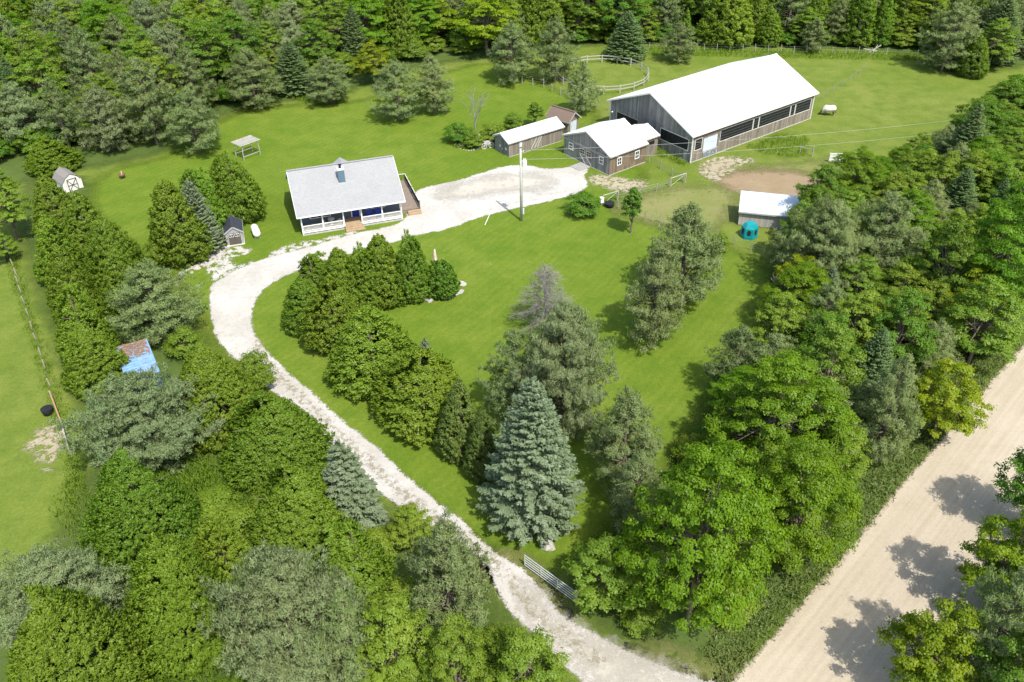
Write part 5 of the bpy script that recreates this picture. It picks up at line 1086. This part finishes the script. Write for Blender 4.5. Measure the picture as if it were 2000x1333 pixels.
# bottom left
T('big_cedar', -20, 1150, 262, 1450, 'huge rounded cedar in the bottom left corner', var=3)
T('big_pine', -10, 1085, 245, 1300, 'blue grey pine behind the bottom left cedar', var=0)
T('big_cedar', 160, 878, 385, 1125, 'tall cedar beside the left pasture below the big pine', var=1)
T('big_cedar', 235, 1045, 455, 1320, 'large cedar in the bottom left wood behind the corner cedar', var=0)
T('cedar', 372, 985, 500, 1190, 'cedar wedged between the two large lower left cedars', var=2)
T('big_cedar', 462, 905, 685, 1130, 'wide cedar left of the drooping blue spruce', var=3)
T('big_pine', 430, 1070, 705, 1400, 'wide pale grey pine at the bottom left of centre', var=0)
T('pine', 610, 1160, 760, 1400, 'second grey pine right of the wide pale one at the bottom', var=3)
T('cedar', 620, 1020, 770, 1200, 'bright cedar between the grey pine and the driveway', var=2)
T('weeping_spruce', 608, 862, 745, 1060, 'drooping silvery spruce overhanging the driveway')
T('pine', 770, 1028, 978, 1290, 'olive pine with bare twigs beside the driveway', var=1)
T('leafy_tree', 940, 1212, 1112, 1430, 'leafy sapling clump at the bottom edge beside the driveway', var=1)
T('leafy_tree', 690, 1150, 860, 1400, 'leafy tree at the bottom edge between the grey and olive pines', var=2)
T('leafy_tree', 820, 1200, 960, 1440, 'leafy tree with pale flecks at the bottom edge of the wood', var=0)
T('leafy_tree', 760, 980, 850, 1090, 'light green leafy tree at the driveway edge above the olive pine', var=2)
T('big_pine', 158, 728, 400, 945, 'very large grey green pine below the blue trailer', var=0)
T('big_cedar', 322, 678, 505, 880, 'bright cedar right of the very large pine', var=0)
T('big_cedar', 418, 770, 632, 965, 'broad cedar along the driveway below the bend', var=1)
T('bush', 460, 688, 532, 782, 'small leafy bush leaning over the left edge of the driveway', var=0)
T('pine', 213, 516, 385, 682, 'dark grey pine above the blue trailer', var=3)
T('bush', 325, 640, 395, 710, 'bright bush at the right foot of the dark grey pine', var=1)
T('bush', 280, 470, 335, 530, 'grey green bush below the left hedge top', var=1)
HG = 'cedar hedge along the left pasture'
for i, (x0, y0, x1, y1, pl) in enumerate([(62, 340, 150, 480, 'top'), (120, 375, 215, 520, 'second from the top'), (60, 420, 150, 560, 'pasture side below the top'), (165, 420, 265, 570, 'lawn side, upper'), (90, 480, 190, 640, 'pasture side, upper middle'), (185, 480, 290, 640, 'lawn side, middle'), (105, 560, 210, 720, 'pasture side, lower middle'), (120, 640, 240, 780, 'lowest, nearest the blue trailer')]):
    T('cedar', x0, y0, x1, y1, 'cedar of the left hedge, ' + pl, group=HG, var=i)
T('cedar', 50, 265, 150, 345, 'cedar behind the white gambrel shed', var=1)
T('leafy_tree', -40, 330, 62, 480, 'bright leafy tree at the left border above the post fence', var=0)
T('leafy_tree', -30, 450, 30, 520, 'yellowish bush at the left border by the first fence posts')
T('cedar', 282, 352, 402, 528, 'large dark cedar left of the grey garden shed', var=0)
T('cedar', 330, 330, 440, 480, 'cedar at the back of the clump left of the house', var=2)
T('cedar', 400, 296, 512, 446, 'tall cedar of the clump nearest the house', var=3)
T('blue_spruce', 345, 352, 425, 505, 'bluish spruce in the middle of the clump left of the house', var=1)
# back lawn and upper edge
T('pine', 318, 178, 432, 312, 'rounded pine at the corner of the back lawn nearest the arbour', var=0)
T('pine', 230, 118, 345, 295, 'tall pine left of the arbour corner pine', var=1)
T('blue_pine', 145, 170, 260, 308, 'wide pine above the white gambrel shed', var=1)
T('pine', 330, 95, 420, 235, 'pine behind the arbour corner pine', var=2)
T('blue_pine', -20, 165, 100, 300, 'pale pine at the left border', var=0)
T('thin_pine', 75, 150, 160, 300, 'thin brownish pine near the left border')
T('pine', 435, 98, 545, 222, 'wide grey pine at the back edge of the back lawn', var=3)
T('blue_pine', 440, 0, 510, 125, 'tall pale pine rising behind the wide grey pine', var=1)
T('green_spruce', 530, 80, 610, 190, 'dark green spruce left of the small lone pine')
T('pine', 592, 112, 690, 212, 'lone rounded pine on the back lawn above the house', var=0)
T('yellow_tree', 693, 78, 766, 172, 'bright green broadleaf tree on the back lawn', var=0)
T('pine', 722, 122, 828, 248, 'left pine of the pair on the back lawn', var=1)
T('pine', 800, 110, 888, 232, 'right pine of the pair on the back lawn', var=2)
T('pine', 948, 46, 1050, 172, 'left of the two tall pines beside the round pen', var=0)
T('pine', 1040, 38, 1130, 168, 'right of the two tall pines beside the round pen', var=3)
T('pine', 1098, 124, 1172, 228, 'small pine with visible trunk in front of the round pen', base=(1136, 224), var=2)
T('green_spruce', 1186, 22, 1264, 124, 'dark green spruce behind the round pen')
T('pine', 1290, 45, 1362, 130, 'lone pine behind the barn roof', var=1)
T('bare_tree', 905, 160, 952, 270, 'slender leafless tree in the flower bed', base=(929, 268))
T('dark_bush', 868, 240, 915, 286, 'dark bush at the left end of the flower bed')
T('bush', 905, 258, 948, 294, 'low reddish green bush in the flower bed', var=1)
T('bush', 985, 220, 1020, 260, 'bushy sapling behind the long shed roof', var=0)
T('young_tree', 1030, 200, 1060, 250, 'dark sapling behind the long shed beside the brown cabin')
T('bush', 940, 240, 985, 285, 'scruffy bush between the flower bed and the long shed', var=0)
T('dark_bush', 1106, 375, 1172, 432, 'round leafy bush at the edge of the gravel yard', var=0)
T('young_tree', 1219, 362, 1255, 456, 'young slender tree on the lawn beside the worn paddock', base=(1231, 456))
T('pine', 1560, 38, 1622, 108, 'small pale pine in front of the back cedar wood', var=2)
T('pine', 1800, 10, 1910, 150, 'big dark pine at the corner of the back wood', var=1)
T('cedar', 1875, 70, 1935, 155, 'cedar jutting out of the back wood into the pasture', var=0)
T('leafy_tree', 1900, 30, 1985, 145, 'leafy tree behind the jutting cedar', var=1)
T('yellow_tree', 800, -20, 900, 100, 'yellow green tree glowing in the back wood', var=1)
T('yellow_tree', 890, -20, 1010, 120, 'widest yellow green tree of the back wood', var=0)
T('maple', 60, 60, 185, 175, 'bright maple in the upper left wood', var=2)
# ---------------------------------------------------------------- woods: single trees that nothing in the photo tells apart
# the row inside the bend stands shoulder to shoulder
def inside(P, poly): return sdist(np.array([P[0]]), np.array([P[1]]), poly)[0] > 0
def wood(poly_px, spacing, mix, hr, label_of, group, seed, rr_=(.9, 1.15), maxn=600, clear=.55, keep=lambda P: True):
    poly = px_poly(poly_px); lo, hi = poly.min(0), poly.max(0); r = np.random.default_rng(seed); pts = []; n = 0; random.seed(seed)
    cand = r.uniform(lo, hi, (9000, 2)); cand = cand[sdist(cand[:, 0], cand[:, 1], poly) > 0]; PA = np.array(PLANTED); acc = np.empty((0, 2))
    dd = np.hypot(cand[:, None, 0] - PA[None, :, 0], cand[:, None, 1] - PA[None, :, 1]); cand = cand[(dd > clear*(PA[None, :, 2] + spacing*.5)).all(1)]
    for p in cand:
        if len(acc) and (((acc - p)**2).sum(1) < spacing**2).any(): continue
        a = proj((p[0], p[1], 0)); b = proj((p[0], p[1], hr[1]))
        if max(a[0], b[0]) < -120 or min(a[0], b[0]) > 2120 or a[1] < -15 or b[1] > 1420: continue
        acc = np.vstack([acc, p]); pts.append(p)
        if len(pts) >= maxn: break
    K = [m for m, _ in mix]; Wt = np.array([w_ for _, w_ in mix]); Wt = Wt/Wt.sum()
    cnt = {}
    for p in sorted(pts, key=lambda q: proj((q[0], q[1], 4))[0]):
        k = K[r.choice(len(K), p=Wt)]; h = r.uniform(*hr); c, tk, h0, r0 = PROTO[k][0]; cnt[k] = cnt.get(k, 0) + 1
        plant(k, (p[0], p[1]), h, r0*(h/h0)**.8*r.uniform(*rr_), label_of[k] + ', ' + ordinal(cnt[k]) + ' from the left', group)
    return len(pts)
for cx_, cy_, cr_ in ((1632, 322, 3.5), (1640, 345, 3.0), (1655, 362, 4.0), (1668, 348, 4.0), (1648, 380, 3.0), (1470, 450, 3.0)): q_ = G(cx_, cy_); PLANTED.append((q_[0], q_[1], cr_))
LB = dict(cedar='green cedar crown among the crowded trees of the back wood', slim_cedar='slim green cedar standing in the crowded back wood', pine='grey green pine crown among the crowded trees of the back wood', blue_pine='pale blue grey pine crown in the back wood', thin_pine='thin tall pine in the crowded back wood', green_spruce='dark spruce tip rising from the back wood', leafy_tree='mid green leafy crown in the back wood', dark_tree='dark leafy crown in the back wood', maple='bright broad maple crown in the back wood', yellow_tree='yellow green leafy crown in the back wood', bare_tree='leafless pale tree in the back wood')
n1 = wood([(-300, 330), (20, 300), (170, 270), (330, 240), (420, 200), (560, 170), (640, 150), (720, 130), (800, 110), (940, 85), (960, -60), (-300, -60)], 4.0, [('cedar', 1.0), ('slim_cedar', 1.0), ('pine', 1.3), ('blue_pine', .6), ('thin_pine', .8), ('green_spruce', 1.2), ('leafy_tree', 3.0), ('dark_tree', .7), ('maple', 1.1), ('yellow_tree', .5), ('bare_tree', .25)], (7, 14), LB, 'trees of the back wood', 101)
LB2 = dict(LB); LB2['slim_cedar'] = 'slim cedar in the dense cedar stand behind the pasture fence'; LB2['cedar'] = 'broad cedar in the dense cedar stand behind the pasture fence'; LB2['leafy_tree'] = 'leafy crown in the cedar stand behind the pasture fence'; LB2['pine'] = 'pine crown in the cedar stand behind the pasture fence'; LB2['green_spruce'] = 'spruce tip in the cedar stand behind the pasture fence'; LB2['maple'] = 'maple crown in the cedar stand behind the pasture fence'; LB2['dark_tree'] = 'dark leafy crown in the cedar stand behind the pasture fence'
n2 = wood([(960, 95), (1100, 82), (1300, 84), (1500, 88), (1700, 90), (1800, 96), (1870, 130), (1950, 120), (2250, 100), (2250, -60), (960, -60)], 3.2, [('slim_cedar', 2.6), ('cedar', 2.2), ('leafy_tree', 1.5), ('pine', .9), ('green_spruce', .6), ('dark_tree', .6), ('maple', .5)], (5.5, 13), LB2, 'trees behind the pasture fence', 102, rr_=(.8, 1.45))
LR = dict(maple='bright maple crown inside the right hand wood', leafy_tree='leafy crown inside the right hand wood', dark_tree='dark leafy crown inside the right hand wood', pine='grey pine crown inside the right hand wood', yellow_tree='yellow green crown inside the right hand wood', cedar='cedar crown inside the right hand wood', green_spruce='dark spruce inside the right hand wood')
n3 = wood([(1330, 1170), (1480, 1110), (1580, 1000), (1680, 880), (1780, 770), (1880, 670), (2010, 540), (2250, 330), (2250, 215), (2010, 225), (1880, 290), (1720, 360), (1610, 430), (1550, 500), (1550, 590), (1520, 680), (1440, 820)], 2.8, [('leafy_tree', 3), ('dark_tree', 2), ('maple', 1.2), ('pine', 1.3), ('yellow_tree', .5), ('green_spruce', .3)], (5, 9), LR, 'trees of the right hand wood', 103, clear=.6)
LL = dict(cedar='cedar filling a gap in the lower left wood', leafy_tree='leafy tree filling a gap in the lower left wood', bush='low bush filling a gap in the lower left wood', pine='pine filling a gap in the lower left wood')
n4 = wood([(-60, 1420), (60, 1330), (200, 1130), (280, 1000), (420, 990), (520, 960), (640, 990), (760, 1060), (900, 1150), (960, 1200), (1060, 1330), (1060, 1420)], 3.2, [('cedar', 1.5), ('bush', 2)], (1.6, 3.0), LL, 'gap trees of the lower left wood', 104, clear=.7)
n5 = wood([(1800, 1400), (1850, 1320), (1960, 1190), (2080, 1050), (2200, 1050), (2200, 1420)], 3.0, [('leafy_tree', 2), ('dark_tree', 2)], (4.5, 7), {'leafy_tree': 'leafy crown beyond the road at the lower right', 'dark_tree': 'dark leafy crown beyond the road at the lower right'}, 'trees beyond the road', 105)
LBB = {'bush': 'low green bush at the foot of the right hand wood', 'dark_bush': 'low dark bush at the foot of the right hand wood'}
n6 = wood([(1150, 1170), (1270, 1240), (1400, 1250), (1480, 1190), (1580, 1070), (1680, 950), (1780, 830), (1880, 715), (2030, 560), (2300, 330), (2300, 200), (2000, 225), (1860, 285), (1700, 355), (1600, 415), (1540, 480), (1540, 580), (1510, 660), (1440, 780), (1330, 920), (1230, 1020)], 2.6, [('bush', 2), ('dark_bush', 1.2)], (1.8, 3.0), LBB, 'undergrowth bushes of the right hand wood', 106, clear=.45, maxn=140)
n7 = wood([(-60, 330), (170, 285), (330, 262), (430, 210), (560, 178), (640, 160), (720, 140), (800, 122), (940, 100), (940, 78), (800, 96), (640, 130), (430, 180), (170, 250), (-60, 290)], 3.0, [('bush', 2), ('dark_bush', 1.0)], (2.2, 4.2), {'bush': 'leafy bush in the undergrowth at the front of the back wood', 'dark_bush': 'dark bush in the undergrowth at the front of the back wood'}, 'undergrowth of the back wood', 107, clear=.5, maxn=120)
n8 = wood([(960, 92), (1100, 84), (1300, 86), (1500, 90), (1700, 93), (1800, 100), (1800, 88), (1500, 80), (1100, 74), (960, 80)], 3.0, [('bush', 2), ('dark_bush', 1.0)], (1.8, 3.2), {'bush': 'leafy bush in front of the cedar stand', 'dark_bush': 'dark bush in front of the cedar stand'}, 'undergrowth before the cedar stand', 108, clear=.5, maxn=80)
print('woods', n1, n2, n3, n4, n5, n6, 'heroes', len(PLANTED))
# ---------------------------------------------------------------- weeds and long grass
def blades(name, polys, dens, hmin, hmax, material, seed, label, cat_, lean=.5, wd=.05, clump=.35):
    r = np.random.default_rng(seed); Cs, Us, Vs, Ns, Ts = [], [], [], [], []
    for poly in polys:
        poly = np.asarray(poly); lo, hi = poly.min(0), poly.max(0); n = int((hi - lo).prod()*dens); p = r.uniform(lo, hi, (n, 2)); p = p[sdist(p[:, 0], p[:, 1], poly) > 0]
        k = 7; c = np.repeat(p, k, 0) + r.normal(size=(len(p)*k, 2))*clump*.4; n = len(c); hh = np.repeat(r.uniform(hmin, hmax, len(p)), k)*r.uniform(.6, 1.1, n)
        u = unit(np.stack([r.normal(size=n)*lean, r.normal(size=n)*lean, np.ones(n)], 1)); v = perp(u, r)
        Cs.append(np.stack([c[:, 0], c[:, 1], hh*.5], 1)); Us.append(u*hh[:, None]*.5); Vs.append(v*wd*.5*r.uniform(.7, 1.4, (n, 1))); fn = unit(np.cross(u, v)); Ns.append(unit(fn*.3 + np.array([0, 0, 1.0]) + r.normal(size=(n, 3))*.2)); Ts.append(np.repeat(r.random(len(p)), k)*.6 + r.random(n)*.4)
    m = leaf_mesh(name, *[np.concatenate(x) for x in (Cs, Us, Vs, Ns, Ts)], material); o = bpy.data.objects.new(name, m); COL.objects.link(o); tag(o, label, cat_, kind='stuff'); return o
verge = np.vstack([rl[:-1] - nrm*.1, (rl[:-1] - nrm*3.6)[::-1]]); verge[0] = rl[0] + du*26 - nrm*.1; verge[-1] = rl[0] + du*27 - nrm*2.4
blades('roadside_weeds', [verge], 14, .2, .6, LF['weed'], 1, 'pale roadside weeds along the gravel road', 'weeds', .8, .075, .6)
blades('tall_grass', [px_poly(q) for q in ([(1270, 290), (1300, 285), (1350, 318), (1335, 325), (1280, 305)], [(1460, 290), (1520, 262), (1580, 270), (1575, 310), (1500, 305)], [(330, 925), (400, 915), (475, 930), (455, 985), (385, 990)], [(100, 1000), (150, 900), (190, 1010), (170, 1080)], [(560, 190), (640, 165), (690, 180), (600, 205)], [(1230, 92), (1800, 105), (1800, 120), (1230, 108)])], 10, .25, .7, LF['tall'], 2, 'long uncut grass in corners of the pastures', 'grass', .4, .045, .6)
blades('clearing_grass', [px_poly([(300, 900), (420, 895), (500, 930), (480, 1010), (380, 1010), (310, 960)]), px_poly([(250, 1290), (420, 1280), (430, 1380), (240, 1380)])], 22, .3, .8, LF['tall'], 5, 'bright long grass in the clearing among the lower left cedars', 'grass', .45, .045, .6)
fl = np.array([G(*f3(x, y))[:2] for x, y in ((42, 52), (107, 280), (189, 548), (264, 780), (300, 900), (420, 1290), (460, 1500))]); side = np.array([.7, 0])
blades('fence_weeds', [np.vstack([fl - side, (fl + side)[::-1]])], 16, .15, .45, LF['tall'], 3, 'rough grass along the left post fence', 'grass', .6, .035, .5)
bed = px_poly([(880, 282), (930, 270), (985, 262), (985, 275), (960, 288), (920, 293), (893, 292)])
blades('flower_bed_growth', [bed], 14, .2, .6, LF['weed'], 4, 'mixed low growth in the flower bed beside the long shed', 'plants', .7, .1, .4)
